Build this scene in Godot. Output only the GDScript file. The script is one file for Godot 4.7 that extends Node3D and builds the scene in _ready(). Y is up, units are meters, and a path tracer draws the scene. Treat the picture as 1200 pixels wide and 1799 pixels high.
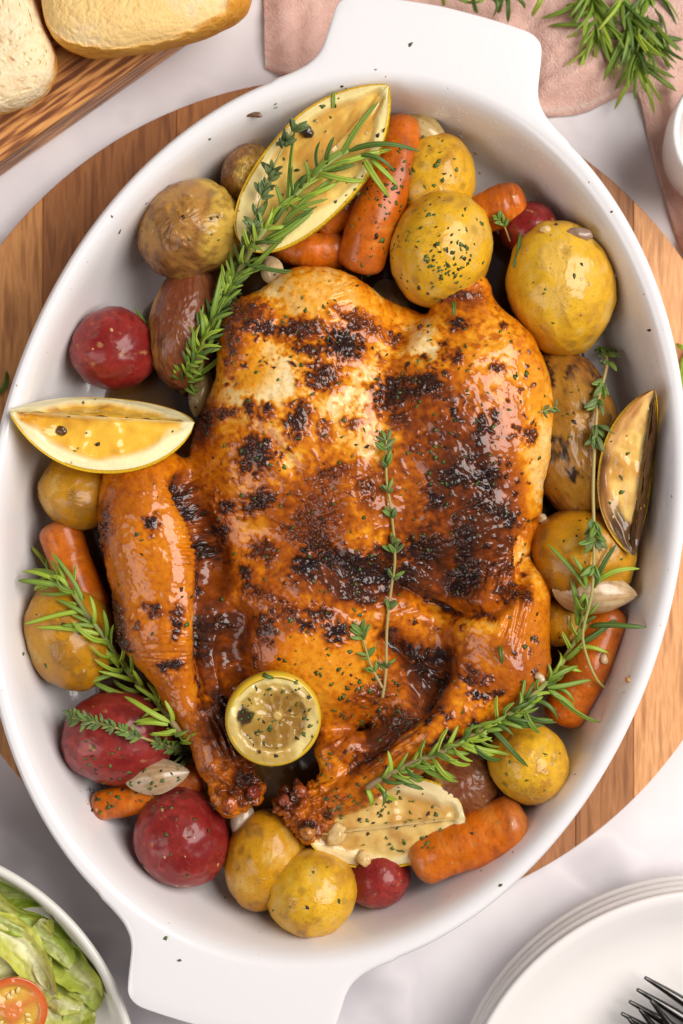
extends Node3D
# Roast chicken in an oval baking dish seen from above. Photo pixels (1200 x 1799) at a height are turned into points by P().
const CAM_H := 0.9
const UNIT := 0.00027 / 0.85
const FLOOR_Y := 0.0245

var rng := RandomNumberGenerator.new()
var noise_a := FastNoiseLite.new()
var noise_b := FastNoiseLite.new()
var noise_c := FastNoiseLite.new()
var used := {}
var mats := {}

func P(px: float, py: float, y: float) -> Vector3:
	var k := UNIT * (CAM_H - y)
	return Vector3((px - 600.0) * k, y, (py - 899.5) * k)

func numbered(called: String) -> String:
	if not used.has(called):
		used[called] = 0
		return called
	used[called] += 1
	return "%s_%03d" % [called, used[called]]

func thing(called: String, label: String, category: String, at := Vector3.ZERO, group := "") -> Node3D:
	var o := Node3D.new()
	o.name = numbered(called)
	o.position = at
	add_child(o, true)
	tag(o, label, category, group)
	return o

func tag(o: Node, label: String, category: String, group := "", kind := "") -> void:
	if label: o.set_meta("label", label)
	if category: o.set_meta("category", category)
	if group: o.set_meta("group", group)
	if kind: o.set_meta("kind", kind)

func put(called: String, mesh: Mesh, parent: Node = null, xf := Transform3D()) -> MeshInstance3D:
	var o := MeshInstance3D.new()
	o.mesh = mesh
	o.transform = xf
	if parent == null or parent == self:
		o.name = numbered(called)
		add_child(o, true)
	else:
		var n := 0
		var key := str(parent.get_instance_id()) + called
		if used.has(key):
			used[key] += 1
			n = used[key]
		else:
			used[key] = 0
		o.name = called if n == 0 else "%s_%03d" % [called, n]
		parent.add_child(o, true)
	o.cast_shadow = GeometryInstance3D.SHADOW_CASTING_SETTING_ON
	return o

# ---- mesh plumbing
func normals_of(v: PackedVector3Array, idx: PackedInt32Array) -> PackedVector3Array:
	var n := PackedVector3Array()
	n.resize(v.size())
	for i in range(0, idx.size(), 3):
		var a := idx[i]
		var b := idx[i + 1]
		var c := idx[i + 2]
		var f := (v[c] - v[a]).cross(v[b] - v[a])
		n[a] += f
		n[b] += f
		n[c] += f
	for i in n.size():
		n[i] = n[i].normalized() if n[i].length_squared() > 1e-24 else Vector3.UP
	return n

func flip(idx: PackedInt32Array) -> PackedInt32Array:
	for i in range(0, idx.size(), 3):
		var t := idx[i + 1]
		idx[i + 1] = idx[i + 2]
		idx[i + 2] = t
	return idx

# hint ZERO: a closed shape, turned outward by its volume; otherwise an open sheet whose front looks along hint
func build(v: PackedVector3Array, idx: PackedInt32Array, m: Material, cols := PackedColorArray(), hint := Vector3.ZERO, uvs := PackedVector2Array()) -> ArrayMesh:
	var s := 0.0
	if hint == Vector3.ZERO:
		for i in range(0, idx.size(), 3):
			s += v[idx[i]].dot(v[idx[i + 2]].cross(v[idx[i + 1]]))
	else:
		for i in range(0, idx.size(), 3):
			s += (v[idx[i + 2]] - v[idx[i]]).cross(v[idx[i + 1]] - v[idx[i]]).dot(hint)
	if s < 0.0:
		idx = flip(idx)
	var arr := []
	arr.resize(Mesh.ARRAY_MAX)
	arr[Mesh.ARRAY_VERTEX] = v
	arr[Mesh.ARRAY_NORMAL] = normals_of(v, idx)
	arr[Mesh.ARRAY_INDEX] = idx
	if cols.size(): arr[Mesh.ARRAY_COLOR] = cols
	if uvs.size(): arr[Mesh.ARRAY_TEX_UV] = uvs
	var am := ArrayMesh.new()
	am.add_surface_from_arrays(Mesh.PRIMITIVE_TRIANGLES, arr)
	am.surface_set_material(0, m)
	return am

func grid_idx(nu: int, nv: int, wrap_u := false) -> PackedInt32Array:   # nv rows of nu points
	var idx := PackedInt32Array()
	var last := nu if wrap_u else nu - 1
	for j in nv - 1:
		for i in last:
			var a := j * nu + i
			var b := j * nu + (i + 1) % nu
			idx.append_array(PackedInt32Array([a, b, a + nu, b, b + nu, a + nu]))
	return idx

func tube(pts: PackedVector3Array, radii: PackedFloat32Array, sides: int, m: Material, cols := PackedColorArray()) -> ArrayMesh:
	var v := PackedVector3Array()
	var c := PackedColorArray()
	var n := pts.size()
	var side := Vector3.UP
	for j in n:
		var d := (pts[mini(j + 1, n - 1)] - pts[maxi(j - 1, 0)]).normalized()
		var x := side.cross(d)
		if x.length() < 0.01: x = Vector3.RIGHT.cross(d)
		x = x.normalized()
		var y := d.cross(x)
		for i in sides:
			var a := TAU * i / sides
			v.append(pts[j] + (x * cos(a) + y * sin(a)) * radii[j])
			if cols.size(): c.append(cols[j])
	var idx := grid_idx(sides, n, true)
	for e in 2:
		var k := v.size()
		v.append(pts[0] if e == 0 else pts[n - 1])
		if cols.size(): c.append(cols[0] if e == 0 else cols[n - 1])
		var o := 0 if e == 0 else (n - 1) * sides
		for i in sides:
			if e == 0: idx.append_array(PackedInt32Array([k, o + (i + 1) % sides, o + i]))
			else: idx.append_array(PackedInt32Array([k, o + i, o + (i + 1) % sides]))
	return build(v, idx, m, c)

func lathe(profile: Array, segs: int, m: Material) -> ArrayMesh:     # profile of Vector2(radius, y), an open or closed run
	var v := PackedVector3Array()
	for p: Vector2 in profile:
		for i in segs:
			var a := TAU * i / segs
			v.append(Vector3(cos(a) * p.x, p.y, sin(a) * p.x))
	return build(v, grid_idx(segs, profile.size(), true), m)

# ---- the height of whatever lies in the dish, for laying things on it
const HM_W := 420
const HM_H := 560
const HM_S := 0.001
var hm := PackedFloat32Array()

func hm_add(mesh: ArrayMesh, xf := Transform3D()) -> void:
	var arr := mesh.surface_get_arrays(0)
	var vv: PackedVector3Array = arr[Mesh.ARRAY_VERTEX]
	var idx: PackedInt32Array = arr[Mesh.ARRAY_INDEX]
	var v := PackedVector3Array()
	v.resize(vv.size())
	for i in vv.size():
		var p := xf * vv[i]
		v[i] = Vector3(p.x / HM_S + HM_W * 0.5, p.y, p.z / HM_S + HM_H * 0.5)
	for i in range(0, idx.size(), 3):
		var a := v[idx[i]]
		var b := v[idx[i + 1]]
		var c := v[idx[i + 2]]
		var den := (b.z - c.z) * (a.x - c.x) + (c.x - b.x) * (a.z - c.z)
		if absf(den) < 1e-9: continue
		var x0 := maxi(0, ceili(minf(a.x, minf(b.x, c.x))))
		var x1 := mini(HM_W - 1, floori(maxf(a.x, maxf(b.x, c.x))))
		var z0 := maxi(0, ceili(minf(a.z, minf(b.z, c.z))))
		var z1 := mini(HM_H - 1, floori(maxf(a.z, maxf(b.z, c.z))))
		for z in range(z0, z1 + 1):
			for x in range(x0, x1 + 1):
				var l0 := ((b.z - c.z) * (x - c.x) + (c.x - b.x) * (z - c.z)) / den
				var l1 := ((c.z - a.z) * (x - c.x) + (a.x - c.x) * (z - c.z)) / den
				var l2 := 1.0 - l0 - l1
				if l0 < -0.001 or l1 < -0.001 or l2 < -0.001: continue
				var h := l0 * a.y + l1 * b.y + l2 * c.y
				var k := z * HM_W + x
				if h > hm[k]: hm[k] = h

func hm_splat(mesh: ArrayMesh) -> void:      # for meshes finer than the grid
	var v: PackedVector3Array = mesh.surface_get_arrays(0)[Mesh.ARRAY_VERTEX]
	for p in v:
		var x := int(p.x / HM_S + HM_W * 0.5 + 0.5)
		var z := int(p.z / HM_S + HM_H * 0.5 + 0.5)
		var k := z * HM_W + x
		if p.y > hm[k]: hm[k] = p.y

func height(x: float, z: float) -> float:
	var fx := clampf(x / HM_S + HM_W * 0.5, 0.0, HM_W - 1.001)
	var fz := clampf(z / HM_S + HM_H * 0.5, 0.0, HM_H - 1.001)
	var ix := int(fx)
	var iz := int(fz)
	fx -= ix
	fz -= iz
	var k := iz * HM_W + ix
	return lerpf(lerpf(hm[k], hm[k + 1], fx), lerpf(hm[k + HM_W], hm[k + HM_W + 1], fx), fz)

func on_top(px: float, py: float, lift := 0.0) -> Vector3:        # the point of the surface that lies at a pixel
	var y := 0.06
	for i in 4:
		var p := P(px, py, y)
		y = lerpf(y, height(p.x, p.z) + lift, 0.8)
	return P(px, py, y)

func slope(x: float, z: float) -> Vector3:
	var e := 0.0015
	return Vector3(height(x - e, z) - height(x + e, z), 2.0 * e, height(x, z - e) - height(x, z + e)).normalized()

# ---- materials
func noise_tex(seed_: int, freq: float, kind := FastNoiseLite.TYPE_SIMPLEX_SMOOTH, oct := 4, size := 512, ramp: Gradient = null) -> ImageTexture:
	var n := FastNoiseLite.new()
	n.seed = seed_
	n.frequency = freq
	n.noise_type = kind
	n.fractal_octaves = oct
	n.cellular_return_type = FastNoiseLite.RETURN_DISTANCE
	var im := n.get_seamless_image(size, size)
	if ramp:
		var src := im.get_data()
		var out := PackedByteArray()
		out.resize(size * size * 3)
		var lr := PackedByteArray()
		var lg := PackedByteArray()
		var lb := PackedByteArray()
		for q in 256:
			var c := ramp.sample(q / 255.0)
			lr.append(c.r8)
			lg.append(c.g8)
			lb.append(c.b8)
		var o := 0
		for q in size * size:
			var k := src[q]
			out[o] = lr[k]
			out[o + 1] = lg[k]
			out[o + 2] = lb[k]
			o += 3
		im = Image.create_from_data(size, size, false, Image.FORMAT_RGB8, out)
	return ImageTexture.create_from_image(im)

func ramp(stops: Array) -> Gradient:    # [offset, Color, ...], colours as the eye sees them
	var g := Gradient.new()
	var o := PackedFloat32Array()
	var c := PackedColorArray()
	for i in range(0, stops.size(), 2):
		o.append(stops[i])
		c.append(stops[i + 1])
	g.offsets = o
	g.colors = c
	return g

func lin(r: float, g: float, b: float) -> Color:    # real-world base colour for albedo_color
	return Color(r, g, b).linear_to_srgb()

func mat(rough: float, vertex := true, col := Color.WHITE) -> StandardMaterial3D:
	var m := StandardMaterial3D.new()
	m.albedo_color = col
	m.roughness = rough
	m.metallic_specular = 0.5
	m.vertex_color_use_as_albedo = vertex
	return m

func tri(m: StandardMaterial3D, scale: Vector3, world := false) -> void:
	m.uv1_triplanar = true
	m.uv1_world_triplanar = world
	m.uv1_triplanar_sharpness = 4.0
	m.uv1_scale = scale

func relief(m: StandardMaterial3D, t: Texture2D, cm: float) -> void:
	m.heightmap_enabled = true
	m.heightmap_texture = t
	m.heightmap_scale = cm

func coat(m: StandardMaterial3D, amount: float, rough: float) -> void:
	m.clearcoat_enabled = true
	m.clearcoat = amount
	m.clearcoat_roughness = rough

func sstep(a: float, b: float, x: float) -> float:
	var t := clampf((x - a) / (b - a), 0.0, 1.0)
	return t * t * (3.0 - 2.0 * t)

func mixc(a: Color, b: Color, t: float) -> Color:
	return a.lerp(b, clampf(t, 0.0, 1.0))

func spline(pts: Array, steps: int) -> PackedVector3Array:     # smooth curve through points
	var c := Curve3D.new()
	c.bake_interval = 0.0015
	for i in pts.size():
		var t: Vector3 = (pts[mini(i + 1, pts.size() - 1)] - pts[maxi(i - 1, 0)]) / 6.0
		c.add_point(pts[i], -t, t)
	var out := PackedVector3Array()
	var l := c.get_baked_length()
	for i in steps + 1:
		out.append(c.sample_baked(l * i / steps, true))
	return out

# ---- the table, boards, cloth, bread, plates, salad
func make_materials() -> void:
	var fine := noise_tex(3, 0.02, FastNoiseLite.TYPE_SIMPLEX_SMOOTH, 4)
	var cell := noise_tex(5, 0.035, FastNoiseLite.TYPE_CELLULAR, 2)
	var speck := noise_tex(9, 0.045, FastNoiseLite.TYPE_SIMPLEX_SMOOTH, 3, 512, ramp([0.0, Color(0.93, 0.89, 0.82), 0.3, Color(1, 1, 1), 0.70, Color(0.98, 0.97, 0.94), 0.76, Color(0.9, 0.83, 0.73), 0.88, Color(0.78, 0.65, 0.5), 1.0, Color(0.5, 0.36, 0.25)]))
	var mottle := noise_tex(13, 0.012, FastNoiseLite.TYPE_SIMPLEX_SMOOTH, 5, 512, ramp([0.0, Color(0.8, 0.76, 0.68), 0.5, Color(0.96, 0.95, 0.93), 1.0, Color(1, 1, 1)]))
	# glazed ceramic
	var m := mat(0.24, false, lin(0.80, 0.785, 0.79))
	tri(m, Vector3(14, 14, 14))
	relief(m, fine, 0.004)
	coat(m, 0.5, 0.08)
	mats.ceramic = m
	m = mat(0.3, false, lin(0.80, 0.77, 0.745))
	mats.plate = m
	m = mat(0.28, false, lin(0.74, 0.72, 0.66))
	mats.bowl = m
	# marble
	m = mat(0.42, false)
	m.albedo_texture = noise_tex(21, 0.005, FastNoiseLite.TYPE_SIMPLEX_SMOOTH, 4, 512, ramp([0.0, Color(0.68, 0.655, 0.675), 0.3, Color(0.80, 0.785, 0.80), 0.46, Color(0.89, 0.875, 0.885), 0.56, Color(0.87, 0.855, 0.868), 1.0, Color(0.92, 0.91, 0.915)]))
	tri(m, Vector3(3.3, 3.3, 3.3), true)
	mats.marble = m
	# wood: grain stretched along z
	var grain := noise_tex(33, 0.02, FastNoiseLite.TYPE_SIMPLEX_SMOOTH, 5, 1024, ramp([0.0, Color(0.68, 0.58, 0.50), 0.35, Color(0.86, 0.8, 0.74), 0.5, Color(0.97, 0.93, 0.9), 0.62, Color(0.88, 0.82, 0.77), 1.0, Color(1, 0.98, 0.95)]))
	var pore := noise_tex(35, 0.03, FastNoiseLite.TYPE_SIMPLEX_SMOOTH, 3, 512)
	m = mat(0.5)
	m.albedo_texture = grain
	tri(m, Vector3(9, 9, 0.9))
	relief(m, pore, 0.02)
	mats.wood = m
	var streak := noise_tex(37, 0.016, FastNoiseLite.TYPE_SIMPLEX_SMOOTH, 5, 1024, ramp([0.0, Color(0.36, 0.2, 0.11), 0.36, Color(0.5, 0.3, 0.16), 0.48, Color(0.68, 0.44, 0.24), 0.6, Color(0.82, 0.58, 0.32), 1.0, Color(0.9, 0.68, 0.42)]))
	m = mat(0.5)
	m.albedo_texture = streak
	tri(m, Vector3(16, 16, 1.3))
	relief(m, pore, 0.02)
	mats.dark_wood = m
	# cloth
	m = mat(0.9)
	m.albedo_texture = noise_tex(41, 0.05, FastNoiseLite.TYPE_SIMPLEX_SMOOTH, 3, 512, ramp([0.0, Color(0.9, 0.86, 0.85), 0.5, Color(0.97, 0.95, 0.94), 1.0, Color(1, 1, 1)]))
	tri(m, Vector3(60, 60, 34))
	relief(m, noise_tex(43, 0.03, FastNoiseLite.TYPE_SIMPLEX_SMOOTH, 4), 0.06)
	m.rim_enabled = true
	m.rim = 0.3
	mats.cloth = m
	# bread
	m = mat(0.8)
	m.metallic_specular = 0.3
	tri(m, Vector3(30, 30, 30))
	relief(m, noise_tex(45, 0.03, FastNoiseLite.TYPE_CELLULAR, 3), 0.05)
	mats.bread = m
	# food
	m = mat(0.42)
	m.albedo_texture = speck
	tri(m, Vector3(30, 30, 30))
	relief(m, fine, 0.006)
	coat(m, 0.5, 0.19)
	m.metallic_specular = 0.28
	mats.potato = m
	m = mat(0.4)
	m.albedo_texture = mottle
	tri(m, Vector3(26, 26, 26))
	relief(m, noise_tex(47, 0.03, FastNoiseLite.TYPE_SIMPLEX_SMOOTH, 4), 0.025)
	coat(m, 0.5, 0.2)
	m.metallic_specular = 0.28
	mats.carrot = m
	m = mat(0.4)
	tri(m, Vector3(24, 24, 24))
	relief(m, noise_tex(49, 0.02, FastNoiseLite.TYPE_SIMPLEX_SMOOTH, 4), 0.02)
	coat(m, 0.8, 0.08)
	m.metallic_specular = 0.28
	m.subsurf_scatter_enabled = true
	m.subsurf_scatter_strength = 0.2
	mats.lemon = m
	m = mat(0.45)
	tri(m, Vector3(40, 40, 40))
	relief(m, cell, 0.04)
	coat(m, 0.25, 0.2)
	m.metallic_specular = 0.3
	mats.rind = m
	m = mat(0.42)
	tri(m, Vector3(18, 18, 18))
	m.albedo_texture = noise_tex(51, 0.03, FastNoiseLite.TYPE_SIMPLEX_SMOOTH, 4, 512, ramp([0.0, Color(0.84, 0.72, 0.6), 0.4, Color(0.97, 0.94, 0.9), 1.0, Color(1, 1, 1)]))
	relief(m, noise_tex(53, 0.035, FastNoiseLite.TYPE_SIMPLEX_SMOOTH, 4), 0.007)
	coat(m, 0.75, 0.1)
	m.metallic_specular = 0.25
	mats.skin = m
	m = mat(0.4)
	tri(m, Vector3(60, 60, 60))
	relief(m, cell, 0.05)
	coat(m, 0.6, 0.12)
	m.metallic_specular = 0.3
	mats.crust = m
	m = mat(0.3)
	tri(m, Vector3(30, 30, 30))
	m.albedo_texture = mottle
	coat(m, 0.5, 0.15)
	mats.onion = m
	m = mat(0.12)
	coat(m, 0.5, 0.05)
	mats.juice = m
	m = mat(0.08, false, lin(0.76, 0.73, 0.73))
	mats.wet = m
	mats.seed = mat(0.3, false, lin(0.72, 0.55, 0.2))
	m = mat(0.5)
	m.backlight_enabled = true
	m.backlight = Color(0.2, 0.25, 0.05)
	mats.herb = m
	m = mat(0.55)
	mats.stem = m
	m = mat(0.22, false, lin(0.10, 0.095, 0.09))
	m.metallic = 1.0
	mats.steel = m
	m = mat(0.4)
	tri(m, Vector3(22, 22, 22))
	m.albedo_texture = mottle
	relief(m, noise_tex(55, 0.02, FastNoiseLite.TYPE_CELLULAR, 2), 0.06)
	m.backlight_enabled = true
	m.backlight = Color(0.45, 0.5, 0.15)
	mats.lettuce = m

func make_table() -> void:
	var m := BoxMesh.new()
	m.size = Vector3(2.4, 0.03, 2.4)
	m.material = mats.marble
	var o := put("tabletop", m, null, Transform3D(Basis(), Vector3(0, -0.015, 0)))
	tag(o, "pale grey marble tabletop with faint cloudy veins", "", "", "structure")

# a flat slab: outline in metres (x, z) of a convex polygon, top at y1, bottom at y0, rounded top edge
func slab(poly: PackedVector2Array, y0: float, y1: float, r: float, m: Material, col: Color) -> ArrayMesh:
	var n := poly.size()
	var rings := [[r, y0], [0.0, y0 + r], [0.0, y1 - r], [r * 0.3, y1 - r * 0.3], [r, y1]]
	var v := PackedVector3Array()
	var mid := Vector2.ZERO
	for p in poly: mid += p / n
	for ring in rings:
		for i in n:
			var t0 := (poly[i] - poly[(i + n - 1) % n]).normalized()
			var t1 := (poly[(i + 1) % n] - poly[i]).normalized()
			var nn := Vector2(t0.y, -t0.x) + Vector2(t1.y, -t1.x)
			nn = nn / maxf(0.4, nn.length_squared() * 0.5)
			if nn.dot(poly[i] - mid) < 0: nn = -nn
			var q: Vector2 = poly[i] - nn * float(ring[0])
			v.append(Vector3(q.x, ring[1], q.y))
	var idx := grid_idx(n, rings.size(), true)
	var k := v.size()
	v.append(Vector3(mid.x, y0, mid.y))
	# flat caps carry vertices of their own so that the faces stay flat
	for i in n: v.append(v[(rings.size() - 1) * n + i])
	v.append(Vector3(mid.x, y1, mid.y))
	for i in n:
		idx.append_array(PackedInt32Array([k, (i + 1) % n, i]))
		idx.append_array(PackedInt32Array([k + 1 + n, k + 1 + i, k + 1 + (i + 1) % n]))
	var c := PackedColorArray()
	c.resize(v.size())
	c.fill(col)
	return build(v, idx, m, c)

func make_round_board() -> void:
	var y1 := 0.018
	var c := P(591, 878, y1)
	var r := 741.0 * UNIT * (CAM_H - y1)
	var o := thing("round_board", "round acacia wood board of light and dark planks under the white baking dish", "wooden board", Vector3(c.x, 0, c.z))
	var cuts := [-741, -516, -281, -120, 60, 250, 420, 522, 741]
	var tones := [Color(0.62, 0.31, 0.11), Color(0.36, 0.15, 0.05), Color(0.46, 0.20, 0.065), Color(0.45, 0.22, 0.08), Color(0.3, 0.12, 0.045), Color(0.44, 0.20, 0.08), Color(0.44, 0.20, 0.07), Color(0.86, 0.47, 0.20)]
	var k := r / 741.0
	for i in cuts.size() - 1:
		var a := clampf(cuts[i] * k + 0.00004, -r * 0.9995, r)
		var b := clampf(cuts[i + 1] * k - 0.00004, -r, r * 0.9995)
		var poly := PackedVector2Array()
		for s in 33:
			var x := lerpf(a, b, s / 32.0)
			poly.append(Vector2(x, -sqrt(maxf(0.0, r * r - x * x))))
		for s in 33:
			var x := lerpf(b, a, s / 32.0)
			poly.append(Vector2(x, sqrt(maxf(0.0, r * r - x * x))))
		if i == 0: poly.remove_at(65)
		if i == cuts.size() - 2: poly.remove_at(33)
		var mid := Vector2((a + b) * 0.5, 0)
		for j in poly.size(): poly[j] -= mid
		var pl := slab(poly, 0.0005, y1, 0.0005, mats.wood, tones[i])
		put("plank", pl, o, Transform3D(Basis(), Vector3(mid.x, 0, 0)))
		hm_add(pl, Transform3D(Basis(), Vector3(c.x + mid.x, 0, c.z)))

func make_cutting_board() -> void:
	var y1 := 0.024
	var a := P(0, 284, y1)
	var b := P(404, 0, y1)
	var d := Vector2(b.x - a.x, b.z - a.z).normalized()
	var out := Vector2(d.y, -d.x)      # towards the upper left, into the board
	if out.y > 0: out = -out
	var mid := Vector2((a.x + b.x) * 0.5, (a.z + b.z) * 0.5) + out * 0.12
	var poly := PackedVector2Array()
	for q: Vector2 in [Vector2(-0.12, -0.28), Vector2(0.12, -0.28), Vector2(0.12, 0.28), Vector2(-0.12, 0.28)]: poly.append(q)
	var x := Vector3(-out.x, 0, -out.y)
	var z := x.cross(Vector3.UP)
	var mesh := slab(poly, 0.0005, y1, 0.0016, mats.dark_wood, Color(1, 1, 1))
	var o := put("cutting_board", mesh, null, Transform3D(Basis(x, Vector3.UP, z), Vector3(mid.x, 0, mid.y)))
	tag(o, "orange brown wooden cutting board with dark grain carrying the bread", "cutting board")

func bread(called: String, label: String, px: float, py: float, y: float, rad: Vector3, turn: float, crumb: float, s: int) -> void:
	var nu := 250
	var nv := 140
	var v := PackedVector3Array()
	var c := PackedColorArray()
	for j in nv:
		var th := PI * (j + 0.02) / (nv - 0.96)
		for i in nu:
			var ph := TAU * i / nu
			var d := Vector3(sin(th) * cos(ph), cos(th), sin(th) * sin(ph))
			var e := Vector3(signf(d.x) * pow(absf(d.x), 0.62), signf(d.y) * pow(absf(d.y), 0.62), signf(d.z) * pow(absf(d.z), 0.62))
			var p := e * rad
			var n := noise_a.get_noise_3d(p.x * 900 + s * 50, p.y * 900, p.z * 900)
			var f := noise_b.get_noise_3d(p.x * 4000 + s * 50, p.y * 4000, p.z * 4000)
			p *= 1.0 + n * 0.16
			var pit := sstep(0.28, 0.55, noise_c.get_noise_3d(p.x * 1300 + s * 20, p.y * 1300, p.z * 1300) + 0.4 * n)
			var open := sstep(0.92 - crumb, 1.2 - crumb, d.y + n * 0.6 + f * 0.15)
			p.y -= open * rad.y * 0.12
			p.y -= pit * open * (0.0004 if s == 1 else 0.0014)
			p += d * f * 0.0003
			v.append(p)
			var crust := mixc(Color(0.56, 0.215, 0.018), Color(0.80, 0.43, 0.08), 0.5 + n * 1.3 + f * 0.5)
			crust = mixc(crust, Color(0.50, 0.18, 0.02), sstep(0.3, 0.8, -d.y + n * 0.4 + 0.25))
			var gold := sstep(-0.2, 0.45, n * 1.5 + f * 0.4 + (0.35 * d.x if s == 1 else 0.0))
			c.append(mixc(crust, mixc(Color(0.90, 0.76, 0.50), Color(0.86, 0.56, 0.17), gold * (0.75 if s == 1 else 0.12)), clampf(open * (0.9 + f * 0.4), 0.0, 1.0)))
	var o := put(called, build(v, grid_idx(nu, nv, true), mats.bread, c), null, Transform3D(Basis(Vector3.UP, deg_to_rad(turn)), P(px, py, y)))
	tag(o, label, "bread", "torn bread on the cutting board")

func make_napkin() -> void:
	var edge := [[466, 122], [490, 130], [560, 150], [800, 190], [960, 208], [1000, 204], [1040, 190], [1085, 172], [1115, 160], [1126, 185], [1136, 235], [1150, 290], [1166, 345], [1185, 410], [1200, 445], [1240, 520], [1300, 560]]
	var v := PackedVector3Array()
	var c := PackedColorArray()
	var nu := 150
	var nv := 70
	for j in nv:
		for i in nu:
			var px := lerpf(466, 1300, i / (nu - 1.0))
			var bot := 130.0
			for k in edge.size() - 1:
				if px >= edge[k][0] and px <= edge[k + 1][0]:
					bot = lerpf(edge[k][1], edge[k + 1][1], (px - edge[k][0]) / float(edge[k + 1][0] - edge[k][0]))
			bot += noise_a.get_noise_1d(px * 0.9) * 6.0
			var t := j / (nv - 4.0)
			var py := lerpf(-110, bot, minf(t, 1.0))
			var x := px + (py - 120) * 0.02 * (1.0 if px < 560 else 0.0)
			var y := 0.0035
			# folds
			y += 0.006 * exp(-pow((py - (150 - (px - 960) * 0.45)) / 26.0, 2)) * sstep(900, 960, px)
			y += 0.009 * exp(-pow((py - (60 - (px - 1000) * 0.25)) / 40.0, 2)) * sstep(900, 1000, px)
			y += 0.006 * exp(-pow((px - 1160 - py * 0.12) / 14.0, 2)) * sstep(100, 180, py)
			y += 0.004 * exp(-pow((px - 505) / 22.0, 2)) + 0.003 * exp(-pow((px - 545) / 18.0, 2))
			y += 0.0034 * noise_a.get_noise_2d(px * 0.9 + py * 0.5, py * 0.9) + 0.0005 * noise_b.get_noise_2d(px * 1.5, py * 1.5)
			var near := minf(1.0, (bot - py) / 14.0)
			y = maxf(0.0022, y) * (0.45 + 0.55 * sqrt(clampf(near, 0.0, 1.0)))
			if t > 1.0: y = 0.0016 - (t - 1.0) * 0.02
			v.append(P(x, py, maxf(y, 0.0004)))
			var hem := exp(-pow((bot - py - 12.0) / 3.0, 2))
			c.append(mixc(Color(0.80, 0.53, 0.45), Color(0.86, 0.70, 0.63), hem * 0.8 + 0.5 * maxf(0.0, noise_b.get_noise_2d(px * 3.0, py * 0.8))))
	var o := put("napkin", build(v, grid_idx(nu, nv), mats.cloth, c, Vector3.UP))
	tag(o, "dusty pink crinkled cloth napkin tucked under the upper handle of the dish", "napkin")

func make_plates() -> void:
	var prof := []
	var r := 0.1238
	for q: Vector2 in [Vector2(0.0, 0.0), Vector2(0.07, 0.0), Vector2(0.073, 0.0015), Vector2(0.092, 0.0035), Vector2(r - 0.012, 0.0105), Vector2(r - 0.003, 0.0155), Vector2(r - 0.0006, 0.0172), Vector2(r, 0.0185), Vector2(r - 0.0006, 0.0199), Vector2(r - 0.0022, 0.0204), Vector2(r - 0.006, 0.0192), Vector2(r - 0.014, 0.0135), Vector2(r - 0.022, 0.0090), Vector2(r - 0.032, 0.0066), Vector2(0.07, 0.005), Vector2(0.03, 0.0047), Vector2(0.0, 0.0046)]:
		prof.append(q)
	var mesh := lathe(prof, 160, mats.plate)
	var names := ["bottom white plate of the stack in the lower right corner", "second white plate from the bottom of the lower right stack", "white plate just under the top one of the lower right stack", "topmost white plate in the lower right corner with the forks on it"]
	for i in 4:
		var o := put("plate", mesh, null, Transform3D(Basis(Vector3.UP, i * 0.7), Vector3(0.1765 + 0.0006 * (i % 2), 0.0004 + i * 0.0083, 0.3018 + 0.0007 * i)))
		tag(o, names[i], "plate", "stacked white plates")

func fork(label: String, px: float, py: float, dir: float, y: float, lift: float) -> void:
	# tine tips lie on the line through (px, py); the handle leaves along dir (degrees in the picture)
	var at := P(px, py, y)
	var o := thing("fork", label, "fork", at, "forks on the plates")
	o.rotation = Vector3(0, -deg_to_rad(dir), 0)      # +x runs from the tines to the handle
	var zs := [-0.0102, -0.0034, 0.0034, 0.0102]
	for z: float in zs:
		var pts := PackedVector3Array()
		var rad := PackedFloat32Array()
		for s in 13:
			var t := s / 12.0
			pts.append(Vector3(t * 0.047, lift * (1.0 - t) * (1.0 - t) - 0.002 * sin(t * PI), z * (1.0 - 0.06 * t)))
			rad.append(0.0009 + 0.0015 * minf(1.0, t * 2.0))
		put("tine", tube(pts, rad, 8, mats.steel), o)
	var v := PackedVector3Array()
	var prof := [[0.044, 0.0125], [0.050, 0.0128], [0.058, 0.0122], [0.068, 0.0085], [0.078, 0.0045], [0.09, 0.003], [0.12, 0.003], [0.15, 0.0042], [0.18, 0.0058], [0.195, 0.0062], [0.2, 0.005], [0.202, 0.002]]
	for q in prof:
		for i in 12:
			var a := TAU * i / 12
			v.append(Vector3(q[0], 0.004 * sin((q[0] - 0.044) * 12.0) + 0.0011 * sin(a), q[1] * cos(a)))
	put("handle", build(v, grid_idx(12, prof.size(), true), mats.steel), o)

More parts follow.
